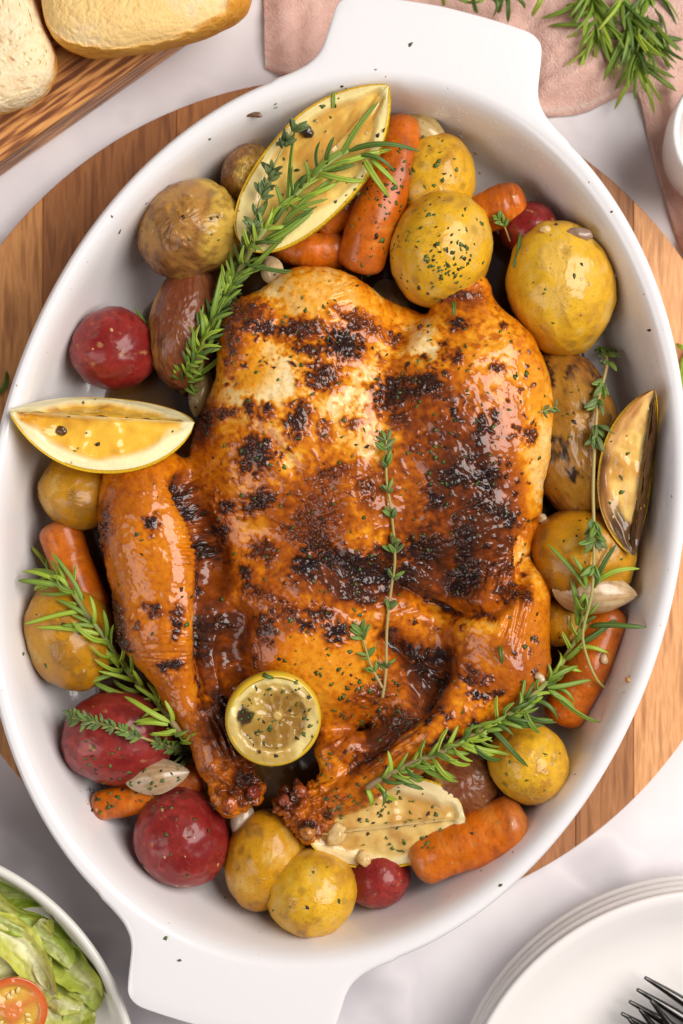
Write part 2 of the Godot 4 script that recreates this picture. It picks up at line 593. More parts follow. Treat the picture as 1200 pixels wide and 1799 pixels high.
func make_salad() -> void:
	var y := 0.062
	var at := P(-201, 1921, y)
	var r := 448.0 * UNIT * (CAM_H - y)
	var prof := [Vector2(0, 0.0), Vector2(0.045, 0.0), Vector2(0.05, 0.004), Vector2(r * 0.75, 0.016), Vector2(r * 0.93, 0.036), Vector2(r - 0.001, 0.058), Vector2(r, 0.061), Vector2(r - 0.0012, 0.0625), Vector2(r - 0.003, 0.0625), Vector2(r - 0.0048, 0.0605), Vector2(r - 0.0055, 0.057), Vector2(r * 0.88, 0.036), Vector2(r * 0.7, 0.021), Vector2(0.04, 0.012), Vector2(0, 0.011)]
	var o := put("salad_bowl", lathe(prof, 160, mats.bowl), null, Transform3D(Basis(), Vector3(at.x, 0.0004, at.z)))
	tag(o, "white salad bowl of lettuce in the lower left corner", "bowl")
	# lettuce strips: px of centre, length, width, turn, height, tone
	var strips := [[15, 1590, 190, 70, 40, 0.054, 0.75, "pale green lettuce strip along the upper edge of the bowl"], [40, 1640, 200, 60, 47, 0.052, 0.15, "bright green lettuce strip below the upper pale one"], [30, 1680, 190, 70, 38, 0.056, 0.85, "wide whitish lettuce rib above the tomato half"], [80, 1672, 120, 62, 80, 0.050, 0.8, "pale upright lettuce rib in the middle of the salad"],
		[118, 1690, 150, 66, 62, 0.046, 0.45, "yellow green ruffled lettuce leaf nearest the right rim of the bowl"], [128, 1752, 100, 80, 80, 0.044, 0.3, "frilly yellow lettuce edge low at the right of the salad"], [95, 1755, 120, 80, 10, 0.048, 0.6, "pale lettuce piece right of the tomato half"], [-10, 1700, 170, 80, 15, 0.051, 0.5, "light green lettuce piece at the left edge above the tomato"],
		[105, 1800, 130, 70, -20, 0.047, 0.7, "pale lettuce piece at the bottom edge below the tomato"], [70, 1720, 170, 60, 20, 0.05, 0.65, "pale curved lettuce strip touching the tomato's top"], [20, 1560, 130, 40, 35, 0.046, 0.05, "dark green lettuce bit deep under the bowl rim"], [-40, 1800, 160, 120, 0, 0.046, 0.4, "green lettuce under the tomato half"]]
	for k in strips.size():
		var q = strips[k]
		var nu := 22
		var nv := 34
		var v := PackedVector3Array()
		var c := PackedColorArray()
		var l: float = q[2] * 0.00027
		var w: float = q[3] * 0.00027
		for side in 2:
			for j in nv:
				for i in nu:
					var u := i / (nu - 1.0) * 2.0 - 1.0
					var t := j / (nv - 1.0)
					var wid := w * 0.5 * pow(sin(PI * clampf(t * 0.92 + 0.05, 0, 1)), 0.45)
					var ruf := noise_a.get_noise_2d(u * 60.0 + k * 200, t * 130.0)
					var y0 := w * 0.28 * (u * u - 0.4) * (1 if k % 2 == 0 else -1) + absf(u) * 0.009 * ruf + 0.004 * sin(t * 5.0 + k) + 0.0015 * noise_b.get_noise_2d(u * 60, t * 120 + k * 90)
					v.append(Vector3((t - 0.5) * l + ruf * 0.003 * absf(u), y0 - side * 0.0009, u * wid + 0.006 * sin(t * 3.0 + k * 2.0)))
					var rib := exp(-u * u * 5.0) * (0.35 + 0.65 * float(q[6])) + noise_b.get_noise_2d(u * 90 + k * 77, t * 70) * 0.25
					var leaf := mixc(Color(0.36, 0.52, 0.03), Color(0.70, 0.70, 0.14), float(q[6]) + ruf * 0.3)
					c.append(mixc(leaf, Color(0.86, 0.86, 0.56), rib))
		var idx := grid_idx(nu, nv)
		var back := grid_idx(nu, nv)
		for e in range(0, back.size(), 3): idx.append_array(PackedInt32Array([back[e] + nu * nv, back[e + 2] + nu * nv, back[e + 1] + nu * nv]))
		var lf := put("lettuce_leaf", build(v, idx, mats.lettuce, c), null, Transform3D(Basis(Vector3.UP, -deg_to_rad(q[4])), P(q[0], q[1], q[5])))
		tag(lf, q[7], "lettuce", "lettuce in the salad bowl")
	# half a cherry tomato
	var at2 := P(22, 1778, 0.062)
	var tm := thing("tomato_half", "halved cherry tomato with its cut side up among the lettuce", "tomato", at2)
	tm.rotation = Vector3(0.15, 0.5, -0.2)
	var rt := 0.0163
	var pr := []
	for i in 17:
		var a := -PI / 2 + PI / 2 * i / 16.0
		pr.append(Vector2(maxf(0.0, cos(a)) * rt, sin(a) * rt * 1.05))
	pr.append(Vector2(rt * 0.985, 0.0006))
	pr.append(Vector2(rt * 0.95, 0.0003))
	var sk := mat(0.2, false, lin(0.62, 0.10, 0.02))
	coat(sk, 0.8, 0.08)
	put("skin", lathe(pr, 48, sk), tm)
	var v := PackedVector3Array()
	var c := PackedColorArray()
	for j in 22:
		for i in 72:
			var rr := rt * 0.96 * j / 21.0
			var a := TAU * i / 72
			var f := j / 21.0
			var cell := pow(absf(sin(a * 1.5)), 0.6) * sstep(0.2, 0.45, f) * (1.0 - sstep(0.72, 0.84, f))
			v.append(Vector3(cos(a) * rr, 0.0004 - 0.0022 * cell + 0.0005 * noise_b.get_noise_2d(cos(a) * rr * 5000, sin(a) * rr * 5000), sin(a) * rr))
			c.append(mixc(mixc(Color(0.66, 0.20, 0.05), Color(0.62, 0.11, 0.02), sstep(0.8, 1.0, f)), Color(0.70, 0.42, 0.06), cell))
	put("cut_face", build(v, grid_idx(72, 22, true), mats.lemon, c, Vector3.UP), tm)
	for i in 9:
		var a := TAU * (i % 3) / 3.0 + 1.05 + (i / 3 - 1) * 0.25
		var b := SphereMesh.new()
		b.radius = 0.001
		b.height = 0.002
		b.radial_segments = 10
		b.rings = 6
		b.material = mats.seed
		put("seed", b, tm, Transform3D(Basis(Vector3.UP, -a).scaled_local(Vector3(1.6, 0.6, 1)), Vector3(cos(a), 0, sin(a)) * rt * (0.45 + 0.09 * (i / 3)) + Vector3(0, -0.001, 0)))

func make_cup() -> void:
	var at := P(1296, 235, 0.055)
	var r := 119.0 * UNIT * (CAM_H - 0.055)
	var prof := [Vector2(0, 0), Vector2(r * 0.8, 0), Vector2(r * 0.86, 0.003), Vector2(r * 0.97, 0.03), Vector2(r, 0.05), Vector2(r, 0.054), Vector2(r - 0.001, 0.055), Vector2(r - 0.003, 0.055), Vector2(r - 0.0042, 0.052), Vector2(r * 0.85, 0.02), Vector2(r * 0.7, 0.008), Vector2(0, 0.006)]
	var o := put("cup", lathe(prof, 96, mats.plate), null, Transform3D(Basis(), Vector3(at.x, 0.006, at.z)))
	tag(o, "white ceramic cup on the napkin at the right edge of the picture", "cup")

# ---- the dish
func dish_uv(u: float, v: float, y: float) -> Vector3:     # dish axes in pixels at the rim, as a place at height y
	var k := UNIT * (CAM_H - 0.078)
	var c := P(588, 913, 0.078)
	return Vector3(c.x + (0.2077 * u + 0.9782 * v) * k, y, c.z + (-0.9782 * u + 0.2077 * v) * k)

func make_dish() -> void:
	var quarter := []        # from the tip of the handle to the side, (u, v)
	var key := [[925, 0], [922, 70], [917, 125], [912, 158], [903, 175], [890, 184], [868, 188], [840, 191], [815, 194], [795, 201], [775, 216], [757, 238], [741, 262]]
	var cv := Curve2D.new()
	for i in key.size():
		var q0 = key[maxi(i - 1, 0)]
		var q1 = key[mini(i + 1, key.size() - 1)]
		var t := Vector2(q1[0] - q0[0], q1[1] - q0[1]) / 7.0
		if i == 0: t = Vector2(0, 16)
		cv.add_point(Vector2(key[i][0], key[i][1]), -t, t)
	for i in 60: quarter.append(cv.sample_baked(cv.get_baked_length() * i / 59.0, true))
	var a0 := atan2(262 / 613.4, 741 / 816.1)
	for i in range(1, 61):
		var a := lerpf(a0, PI / 2, i / 60.0)
		quarter.append(Vector2(816.1 * cos(a), 613.4 * sin(a)))
	var out := []
	for q: Vector2 in quarter: out.append(q)
	for i in range(quarter.size() - 2, -1, -1): out.append(Vector2(-quarter[i].x, quarter[i].y))
	for i in range(1, quarter.size()): out.append(Vector2(-quarter[i].x, -quarter[i].y))
	for i in range(quarter.size() - 2, 0, -1): out.append(Vector2(quarter[i].x, -quarter[i].y))
	var n := out.size()
	# rings: [share of the ellipse, share towards the outline, pixels inside the outline, y]
	var rings := [[0.004, 0, 0, 0.0242], [0.3, 0, 0, 0.0242], [0.6, 0, 0, 0.0242], [0.78, 0, 0, 0.0242], [0.82, 0, 0, 0.0246], [0.85, 0, 0, 0.0260], [0.872, 0, 0, 0.0290], [0.888, 0, 0, 0.0335], [0.899, 0, 0, 0.0395], [0.908, 0, 0, 0.047], [0.917, 0, 0, 0.0545], [0.926, 0, 0, 0.0615], [0.935, 0, 0, 0.068], [0.945, 0, 0, 0.0727], [0.956, 0, 0, 0.0759], [0.968, 0, 0, 0.0775], [0.978, 0, 0, 0.0780],
		[0.985, 0.25, 8, 0.0780], [0.985, 0.5, 8, 0.0779], [0.985, 0.8, 7, 0.0778], [0, 1, 5, 0.0773], [0, 1, 2, 0.0762], [0, 1, 0, 0.0742], [0, 1, 0, 0.0725], [0, 1, 2, 0.0708], [0, 1, 6, 0.0698], [0.978, 0.5, 8, 0.0692], [0.974, 0.0, 0, 0.0682], [0.968, 0, 0, 0.064], [0.955, 0, 0, 0.05], [0.938, 0, 0, 0.034], [0.918, 0, 0, 0.025], [0.895, 0, 0, 0.0200], [0.86, 0, 0, 0.0184], [0.4, 0, 0, 0.0184], [0.004, 0, 0, 0.0184]]
	var v := PackedVector3Array()
	for r in rings:
		for q: Vector2 in out:
			var a := atan2(q.y / 613.4, q.x / 816.1)
			var e := Vector2(816.1 * cos(a), 613.4 * sin(a))
			var o2 := q * (1.0 - float(r[2]) / q.length())
			var p: Vector2
			if r[0] == 0: p = o2
			else:
				p = e * float(r[0])
				if r[1] > 0: p = p.lerp(o2, r[1])
			v.append(dish_uv(p.x, p.y, r[3]))
	var mesh := build(v, grid_idx(n, rings.size(), true), mats.ceramic)
	var o := put("baking_dish", mesh)
	tag(o, "white glazed oval baking dish with two flat handles holding the chicken", "baking dish")
	hm_add(mesh)

func make_juice() -> void:
	var v := PackedVector3Array()
	var c := PackedColorArray()
	for j in 30:
		for i in 140:
			var a := TAU * i / 140
			var edge := 0.79 + 0.045 * noise_a.get_noise_2d(cos(a) * 160, sin(a) * 160) + 0.02 * noise_b.get_noise_2d(cos(a) * 160, sin(a) * 160)
			if sin(a) > 0.0: edge -= 0.0 * sin(a)
			var f := (j + 0.02) / 29.02
			var p := dish_uv(816.1 * cos(a) * edge * f, 613.4 * sin(a) * edge * f, 0.0256 if j < 29 else 0.0246)
			v.append(p)
			c.append(mixc(Color(0.075, 0.030, 0.007), Color(0.13, 0.06, 0.016), 0.5 + noise_a.get_noise_2d(p.x * 4000, p.z * 4000) + (0.6 if j > 26 else 0.0)))
	var o := put("pan_juices", build(v, grid_idx(140, 30, true), mats.juice, c, Vector3.UP))
	tag(o, "dark brown pan juices pooled on the floor of the baking dish", "", "", "stuff")

func make_drops() -> void:
	var m := SphereMesh.new()
	m.radius = 0.5
	m.height = 1.0
	m.radial_segments = 10
	m.rings = 5
	m.material = mats.juice
	var mm := MultiMesh.new()
	mm.transform_format = MultiMesh.TRANSFORM_3D
	mm.use_colors = true
	mm.mesh = m
	mm.instance_count = 150
	rng.seed = 61
	for i in 150:
		var a := rng.randf() * TAU
		var f := rng.randf_range(0.76, 0.9) if i < 110 else rng.randf_range(0.9, 0.99)
		var p := dish_uv(816.1 * cos(a) * f, 613.4 * sin(a) * f, 0.05)
		p.y = height(p.x, p.z)
		var n := slope(p.x, p.z)
		var x := n.cross(Vector3(0.3, 0.1, 0.9)).normalized()
		var s := rng.randf_range(0.0005, 0.0016) * (1.0 if i < 110 else 0.6)
		mm.set_instance_transform(i, Transform3D(Basis(x, n, x.cross(n)).scaled_local(Vector3(s, s * 0.3, s * rng.randf_range(0.8, 1.8))), p))
		mm.set_instance_color(i, mixc(Color(0.30, 0.13, 0.02), Color(0.55, 0.36, 0.14), rng.randf()))
	var wet := MultiMesh.new()
	wet.transform_format = MultiMesh.TRANSFORM_3D
	var wm: SphereMesh = m.duplicate()
	wm.material = mats.wet
	wet.mesh = wm
	wet.instance_count = 330
	for i in 330:
		var a := rng.randf_range(0.05, 1.15)
		var f := rng.randf_range(0.89, 0.945)
		var p := dish_uv(816.1 * cos(a) * f, 613.4 * sin(a) * f, 0.05)
		p.y = height(p.x, p.z)
		if p.y > remap(f, 0.888, 0.945, 0.034, 0.0727) + 0.005 or p.y < 0.03: p.y = 0.0
		var n := slope(p.x, p.z)
		var x := n.cross(Vector3(0.3, 0.1, 0.9)).normalized()
		var s := rng.randf_range(0.0005, 0.0013) * (1.0 if p.y > 0.0 else 0.01)
		if p.y == 0.0: p = Vector3(0.1, 0.03, 0.0)
		wet.set_instance_transform(i, Transform3D(Basis(x, n, x.cross(n)).scaled_local(Vector3(s, s * 0.35, s * rng.randf_range(0.9, 1.6))), p))
	var wi := MultiMeshInstance3D.new()
	wi.multimesh = wet
	wi.name = "water_drops"
	tag(wi, "tiny beads of moisture on the inner wall at the upper right of the dish", "water", "", "stuff")
	add_child(wi, true)
	var mi := MultiMeshInstance3D.new()
	mi.multimesh = mm
	mi.name = "juice_drops"
	tag(mi, "tiny amber drops of juice spattered on the white walls of the dish", "juice", "", "stuff")
	add_child(mi, true)

# ---- vegetables
func potato(label: String, px: float, py: float, y: float, rx: float, rz: float, ry: float, turn: float, kind: String, s: int, lump := 0.06, group := "") -> void:
	# rx, rz in pixels at its height, ry in metres; kind: yellow, olive, red, brown, dark
	var k := UNIT * (CAM_H - y)
	var rad := Vector3(rx * k, ry, rz * k)
	var nu := 110
	var nv := 70
	var v := PackedVector3Array()
	var c := PackedColorArray()
	var so := s * 37.0
	var eyes := []
	rng.seed = s * 101 + 7
	for i in 5: eyes.append(Vector3(rng.randf_range(-1, 1), rng.randf_range(-0.1, 1), rng.randf_range(-1, 1)).normalized())
	for j in nv:
		var th := PI * (j + 0.02) / (nv - 0.96)
		for i in nu:
			var ph := TAU * i / nu
			var d := Vector3(sin(th) * cos(ph), cos(th), sin(th) * sin(ph))
			var big := noise_a.get_noise_3d(d.x * 55 + so, d.y * 55, d.z * 55)
			var med := noise_b.get_noise_3d(d.x * 60 + so, d.y * 60, d.z * 60)
			var fin := noise_b.get_noise_3d(d.x * 260 + so, d.y * 260, d.z * 260)
			var sc := 1.0 + lump * big * 1.5 + 0.016 * med
			var pale := 0.0
			var rus := sstep(0.12, 0.5, med + 0.5 * big + (0.0 if kind != "brown" else 0.35))
			var wr := 0.0
			if kind == "brown" or kind == "dark" or kind == "roast":
				wr = 1.0 - absf(noise_b.get_noise_3d(d.x * 95 + so, d.y * 40, d.z * 95)) * 4.0
				sc += 0.022 * maxf(0.0, wr) + 0.010 * fin
			elif s % 3 == 0:
				wr = maxf(0.0, 1.0 - absf(noise_b.get_noise_3d(d.x * 45 + so, d.y * 110, d.z * 75)) * 6.0) * sstep(0.0, 0.3, big + 0.1)
				sc += 0.010 * wr
			var dip := 0.0
			for e: Vector3 in eyes:
				var q := d.dot(e)
				if q > 0.992: dip = maxf(dip, sstep(0.992, 0.9992, q))
			sc -= 0.016 * dip
			v.append(d * rad * sc)
			var scuff := sstep(0.0, 0.45, noise_b.get_noise_3d(d.x * 120 + so + 50, d.y * 120, d.z * 120) + big * 0.9)
			var thin := maxf(0.0, 1.0 - absf(noise_b.get_noise_3d(d.x * 70 + so, d.y * 150 + 40, d.z * 100)) * 7.0) * sstep(-0.1, 0.3, med)
			sc += 0.016 * thin * (1.0 if kind != "red" else 0.4)
			v[v.size() - 1] = d * rad * sc
			var col: Color
			match kind:
				"yellow":
					col = mixc(Color(0.76, 0.45, 0.028), Color(0.62, 0.32, 0.010), 0.5 + big)
					col = mixc(col, Color(0.40, 0.19, 0.03), rus * 0.5)
					col = mixc(col, Color(0.68, 0.47, 0.14), sstep(0.2, 0.5, -med) * 0.5)
				"olive":
					col = mixc(Color(0.58, 0.29, 0.010), Color(0.42, 0.175, 0.006), 0.5 + big)
					col = mixc(col, Color(0.24, 0.115, 0.02), rus * 0.75)
				"red":
					col = mixc(Color(0.19, 0.012, 0.012), Color(0.36, 0.042, 0.034), 0.5 + 1.2 * big)
					col = mixc(col, Color(0.15, 0.015, 0.012), rus * 0.5)
					col = mixc(col, Color(0.55, 0.32, 0.12), sstep(0.46, 0.6, -med) * 0.5)
				"brown":
					col = mixc(Color(0.44, 0.22, 0.05), Color(0.26, 0.105, 0.028), 0.5 + 1.3 * big)
					col = mixc(col, Color(0.14, 0.05, 0.018), rus * 0.45 + 0.3 * maxf(0.0, wr) * rus)
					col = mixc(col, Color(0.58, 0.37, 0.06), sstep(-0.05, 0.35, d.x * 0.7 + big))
				"roast":
					col = mixc(Color(0.36, 0.17, 0.018), Color(0.25, 0.095, 0.012), 0.5 + 1.3 * big)
					col = mixc(col, Color(0.10, 0.035, 0.012), rus * 0.6)
					col = mixc(col, Color(0.03, 0.015, 0.01), sstep(0.25, 0.4, med + 0.4 * fin))
				_:
					col = mixc(Color(0.17, 0.045, 0.018), Color(0.22, 0.085, 0.03), 0.5 + 1.3 * big)
					col = mixc(col, Color(0.07, 0.025, 0.012), rus * 0.6)
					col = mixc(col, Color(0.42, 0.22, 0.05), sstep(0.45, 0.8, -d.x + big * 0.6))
			if kind == "yellow" or kind == "olive":
				col = mixc(col, Color(0.36, 0.16, 0.022), scuff * 0.26)
				col = mixc(col, Color(0.40, 0.20, 0.04), thin * 0.35)
				col = mixc(col, Color(0.66, 0.42, 0.10), sstep(0.34, 0.46, -big + med * 0.25) * 0.6)
			elif kind == "red":
				col = mixc(col, Color(0.12, 0.012, 0.012), scuff * 0.6)
				col = mixc(col, Color(0.45, 0.10, 0.06), thin * 0.3)
			else:
				col = mixc(col, Color(0.42, 0.20, 0.06), thin * 0.35)
				col = mixc(col, Color(0.10, 0.035, 0.015), scuff * 0.5)
			col = mixc(col, Color(0.10, 0.045, 0.015), dip * 0.35)
			col = col * (1.0 + fin * 0.12)
			c.append(col)
	var mesh := build(v, grid_idx(nu, nv, true), mats.potato, c)
	rng.seed = s
	var xf := Transform3D(Basis(Vector3.UP, -deg_to_rad(turn)) * Basis.from_euler(Vector3(rng.randf_range(-0.25, 0.25), 0, rng.randf_range(-0.25, 0.25))), P(px, py, y))
	var o := put("potato" if kind != "red" else "red_potato", mesh, null, xf)
	tag(o, label, "potato", group)
	hm_add(mesh, xf)

func carrot(label: String, pts: Array, radii: Array, s: int) -> void:     # pts: [px, py, y]
	var way := []
	for q in pts: way.append(P(q[0], q[1], q[2]))
	var n := 56
	var line := spline(way, n)
	var sides := 44
	var v := PackedVector3Array()
	var c := PackedColorArray()
	var l := 0.0
	for j in n: l += line[j].distance_to(line[j + 1])
	var run := 0.0
	for j in n + 1:
		if j > 0: run += line[j].distance_to(line[j - 1])
		var t := run / l
		var f := t * (radii.size() - 1)
		var i0 := mini(int(f), radii.size() - 2)
		var r: float = lerpf(radii[i0], radii[i0 + 1], f - i0) * 0.000262
		var e := minf(run, l - run) / (r * 0.75)
		var rr := r * sqrt(maxf(0.0, 1.0 - pow(1.0 - clampf(e, 0.0, 1.0), 2.6)))
		var d := (line[mini(j + 1, n)] - line[maxi(j - 1, 0)]).normalized()
		var x := Vector3.UP.cross(d).normalized()
		var y := d.cross(x)
		for i in sides:
			var a := TAU * i / sides
			var o := x * cos(a) + y * sin(a)
			var ring := noise_b.get_noise_2d(t * 240.0 + s * 90, cos(a) * 18.0 + sin(a) * 11.0)
			var lump := noise_a.get_noise_3d(o.x * 30 + s * 50, t * 130, o.z * 30)
			v.append(line[j] + o * rr * (1.0 + 0.16 * lump + 0.03 * ring))
			var col := mixc(Color(0.64, 0.155, 0.008), Color(0.50, 0.105, 0.006), 0.5 + lump)
			col = mixc(col, Color(0.34, 0.09, 0.02), sstep(0.1, 0.5, ring + lump * 0.6) * 0.5)
			col = mixc(col, Color(0.68, 0.26, 0.04), sstep(0.25, 0.5, -ring) * 0.5)
			c.append(mixc(col, Color(0.42, 0.17, 0.05), 0.5 * (1.0 - sstep(0.1, 1.3, e)) * float(s % 2)))
	var mesh := build(v, grid_idx(sides, n + 1, true), mats.carrot, c)
	var o2 := put("carrot", mesh)
	tag(o2, label, "carrot")
	hm_add(mesh)

# a lemon wedge: axis from tip a to tip b (pixels and height), half width r pixels, opened by `open` degrees,
# rolled by `roll` about its axis; browned 0..1
func lemon_wedge(label: String, a: Array, b: Array, r: float, open: float, roll: float, tip: float, s: int, tint: Color, pith: Color, char: float, point := 0.72, point2 := -1.0, seam := 1.0) -> void:
	var pa := P(a[0], a[1], a[2])
	var pb := P(b[0], b[1], b[2])
	var l := pa.distance_to(pb)
	var z := (pb - pa) / l
	var x := Vector3.UP.cross(z).normalized()
	var y := z.cross(x)
	var o := thing("lemon_wedge", label, "lemon", (pa + pb) * 0.5)
	o.basis = Basis(x, y, z) * Basis(Vector3(0, 0, 1), deg_to_rad(roll))
	var rm := r * 0.000265
	var n := 64
	var half := deg_to_rad(open) * 0.5
	var outl := func(t: float) -> float:
		var q := absf(2.0 * t - 1.0)
		var body := pow(maxf(0.0, 1.0 - pow(q, 2.15)), lerpf(point, point if point2 < 0.0 else point2, sstep(0.3, 0.7, t)))
		return maxf(body, tip * sqrt(maxf(0.0, 1.0 - q)) )
	# rind
	var m := 34
	var v := PackedVector3Array()
	var c := PackedColorArray()
	for layer in 2:
		for j in n + 1:
			var t := j / float(n)
			for i in m + 1:
				var ang := -PI / 2 - half + 2.0 * half * i / m
				var nn := noise_a.get_noise_3d(cos(ang) * 30 + s * 40, t * 60, sin(ang) * 30)
				var rr: float = rm * outl.call(t) * (1.0 + 0.03 * nn) - layer * minf(0.0015, rm * outl.call(t) * 0.4)
				v.append(Vector3(cos(ang) * rr, sin(ang) * rr, (t - 0.5) * l))
				var col := mixc(Color(0.80, 0.50, 0.015), Color(0.62, 0.36, 0.012), 0.5 + nn * 1.4)
				var bur := sstep(0.1, 0.5, char + nn * 0.8 - 0.35) + (1.0 - sstep(0.0, 0.07, minf(t, 1.0 - t))) * 0.5
				c.append(mixc(col, Color(0.16, 0.05, 0.01), bur * minf(1.0, char + 0.35)))
	var idx := grid_idx(m + 1, n + 1)
	var k := v.size() / 2
	var inner := grid_idx(m + 1, n + 1)
	for e in range(0, inner.size(), 3): idx.append_array(PackedInt32Array([inner[e] + k, inner[e + 2] + k, inner[e + 1] + k]))
	for side in 2:
		for j in n:
			var p0 := j * (m + 1) + side * m
			var p1 := p0 + m + 1
			if side == 0: idx.append_array(PackedInt32Array([p0, p0 + k, p1, p1, p0 + k, p1 + k]))
			else: idx.append_array(PackedInt32Array([p0, p1, p0 + k, p1, p1 + k, p0 + k]))
	var mesh := build(v, idx, mats.rind, c)
	put("rind", mesh, o)
	hm_add(mesh, o.transform)
	# cut faces, from the ridge out to just under the rind edge
	for side in 2:
		var ang := -PI / 2 + (half if side else -half)
		var dir := Vector3(cos(ang), sin(ang), 0)
		var nrm := Vector3(-sin(ang), cos(ang), 0) * (1.0 if side else -1.0)
		v = PackedVector3Array()
		c = PackedColorArray()
		var w := 30
		for j in n + 1:
			var t := j / float(n)
			var q := absf(2.0 * t - 1.0)
			for i in w + 1:
				var u := i / float(w)
				var rn := noise_a.get_noise_3d(cos(ang) * 30 + s * 40, t * 60, sin(ang) * 30)
				var rr: float = maxf(0.0, rm * outl.call(t) * (1.0 + 0.03 * rn) - 0.0011) * u
				var nn := noise_b.get_noise_2d(u * 36 + s * 60 + side * 500, t * 90)
				var big := noise_a.get_noise_2d(u * 40 + s * 60 + side * 500, t * 110)
				var edge := minf((1.0 - u) * 1.15 * maxf(0.3, 1.0 - q), (1.0 - q) * 1.6) * (1.0 + 0.5 * noise_a.get_noise_1d(t * 160 + s * 90 + side * 400))     # away from rind and tips
				var flesh := sstep(0.13, 0.27, edge + nn * 0.03 + big * 0.05)
				var blot := noise_b.get_noise_2d(u * 44 + s * 71 + side * 300, t * 95 + s * 20)
				var ridge := (1.0 - sstep(0.0, 0.09 + 0.05 * big, u)) * seam
				var vesic := noise_b.get_noise_2d(u * 22 + s * 33, (t + (t - 0.5) * u * -0.4) * 330 + side * 90)
				var sink := flesh * (1.0 - ridge) * (0.0020 + 0.0022 * big) - (0.0009 * nn + 0.0007 * vesic) * flesh - 0.0008 * big * (1.0 - flesh) - (0.0014 if s != 3 else 0.0007) * blot * (0.4 + 0.6 * flesh)
				v.append(dir * rr + nrm * (-sink) + Vector3(0, 0, (t - 0.5) * l))
				var col := mixc(tint, tint * Color(0.76, 0.6, 0.42), 0.36 + big * 1.5 + vesic * 1.0 + blot * 1.3)
				col = mixc(pith * (1.0 + 0.1 * nn + 0.12 * blot), col, flesh)
				col = mixc(col, mixc(pith, tint, 0.35), ridge * 0.8)
				var bur := sstep(0.5, 0.95, char * (1.15 - 0.9 * edge) + big * 0.7 + nn * 0.15)
				bur = maxf(bur, char * 1.2 * sstep(0.16, 0.28, 0.3 - absf(edge - 0.12) * 1.5 + big * 0.25) * (1.0 if side else 0.3))
				if char > 0.3 and side == 1: bur = 0.96
				if char > 0.3: bur = maxf(bur, maxf((1.0 - sstep(0.04, 0.20, u + big * 0.2)), maxf(sstep(0.86, 0.97, t + 0.2 * blot), (1.0 - sstep(0.10, 0.2, absf(edge - 0.17) + 0.12 * blot)) * sstep(0.55, 0.8, t + 0.2 * big))) * 0.9)
				if char > 0.3: col = mixc(col, Color(0.42, 0.15, 0.03), (1.0 - flesh) * sstep(-0.3, 0.3, blot) * 0.8)
				c.append(mixc(col, Color(0.05, 0.018, 0.006), bur))
		mesh = build(v, grid_idx(w + 1, n + 1), mats.lemon, c, nrm)
		put("cut_face", mesh, o)
		hm_add(mesh, o.transform)

func lemon_slice(label: String, px: float, py: float, y: float, r: float, tilt: Vector3) -> void:
	var o := thing("lemon_slice", label, "lemon", P(px, py, y))
	o.rotation = tilt
	var rm := r * UNIT * (CAM_H - y)
	var h := 0.0042
	var prof := []
	for q: Vector2 in [Vector2(rm - 0.0012, -h), Vector2(rm, -h * 0.6), Vector2(rm * 1.01, 0), Vector2(rm, h * 0.6), Vector2(rm - 0.0012, h), Vector2(rm - 0.0024, h * 0.9), Vector2(rm - 0.0024, -h * 0.9), Vector2(rm - 0.0012, -h)]: prof.append(q)
	var rd := mat(0.35, false, lin(0.66, 0.43, 0.02))
	coat(rd, 0.4, 0.2)
	var mesh := lathe(prof, 80, rd)
	put("rind", mesh, o)
	hm_add(mesh, o.transform)
	for side in 2:
		var v := PackedVector3Array()
		var c := PackedColorArray()
		for j in 36:
			for i in 120:
				var f0 := j / 35.0
				var a0 := TAU * i / 120
				var sx := cos(a0) * f0 - 0.13 * (1.0 - f0)
				var sz := sin(a0) * f0 + 0.09 * (1.0 - f0)
				var f := clampf(Vector2(sx, sz).length(), 0.0, 1.0)
				var a := atan2(sz, sx)
				var nn := noise_b.get_noise_2d(cos(a) * f * 60, sin(a) * f * 60)
				var big := noise_a.get_noise_2d(cos(a) * f * 60 + 90, sin(a) * f * 60)
				var mem := pow(absf(cos((a + 0.7 * big + 0.12 * nn) * 4.5)), 8.0) * (0.35 + 0.5 * sstep(-0.3, 0.3, big))
				var flesh := sstep(0.08, 0.16, f) * (1.0 - sstep(0.70, 0.82, f + nn * 0.05 + 0.08 * cos(a - 0.9))) * (1.0 - mem * 0.4)
				var rr := f0 * (rm - 0.0014) * (1.0 - 0.02 * absf(big))
				v.append(Vector3(cos(a0) * rr, (h * 0.95 - 0.0017 * flesh * (0.7 + big) * (1.0 + 0.0 * mem) + 0.0009 * nn + 0.0012 * big * f) * (1 if side == 0 else -1), sin(a0) * rr))
				var col := mixc(Color(0.50, 0.32, 0.07), Color(0.28, 0.14, 0.02), 0.5 + big * 1.8)
				col = mixc(mixc(Color(0.72, 0.56, 0.22), Color(0.50, 0.32, 0.08), sstep(-0.1, 0.4, big)), col, flesh)
				var bs := Vector2(cos(a) * f + 0.62, sin(a) * f + 0.28).length()
				c.append(mixc(col, Color(0.06, 0.03, 0.012), 1.0 - sstep(0.16, 0.24, bs + nn * 0.12)))
		mesh = build(v, grid_idx(120, 36, true), mats.lemon, c, Vector3.UP if side == 0 else Vector3.DOWN)
		put("cut_face", mesh, o)
		if side == 0: hm_add(mesh, o.transform)

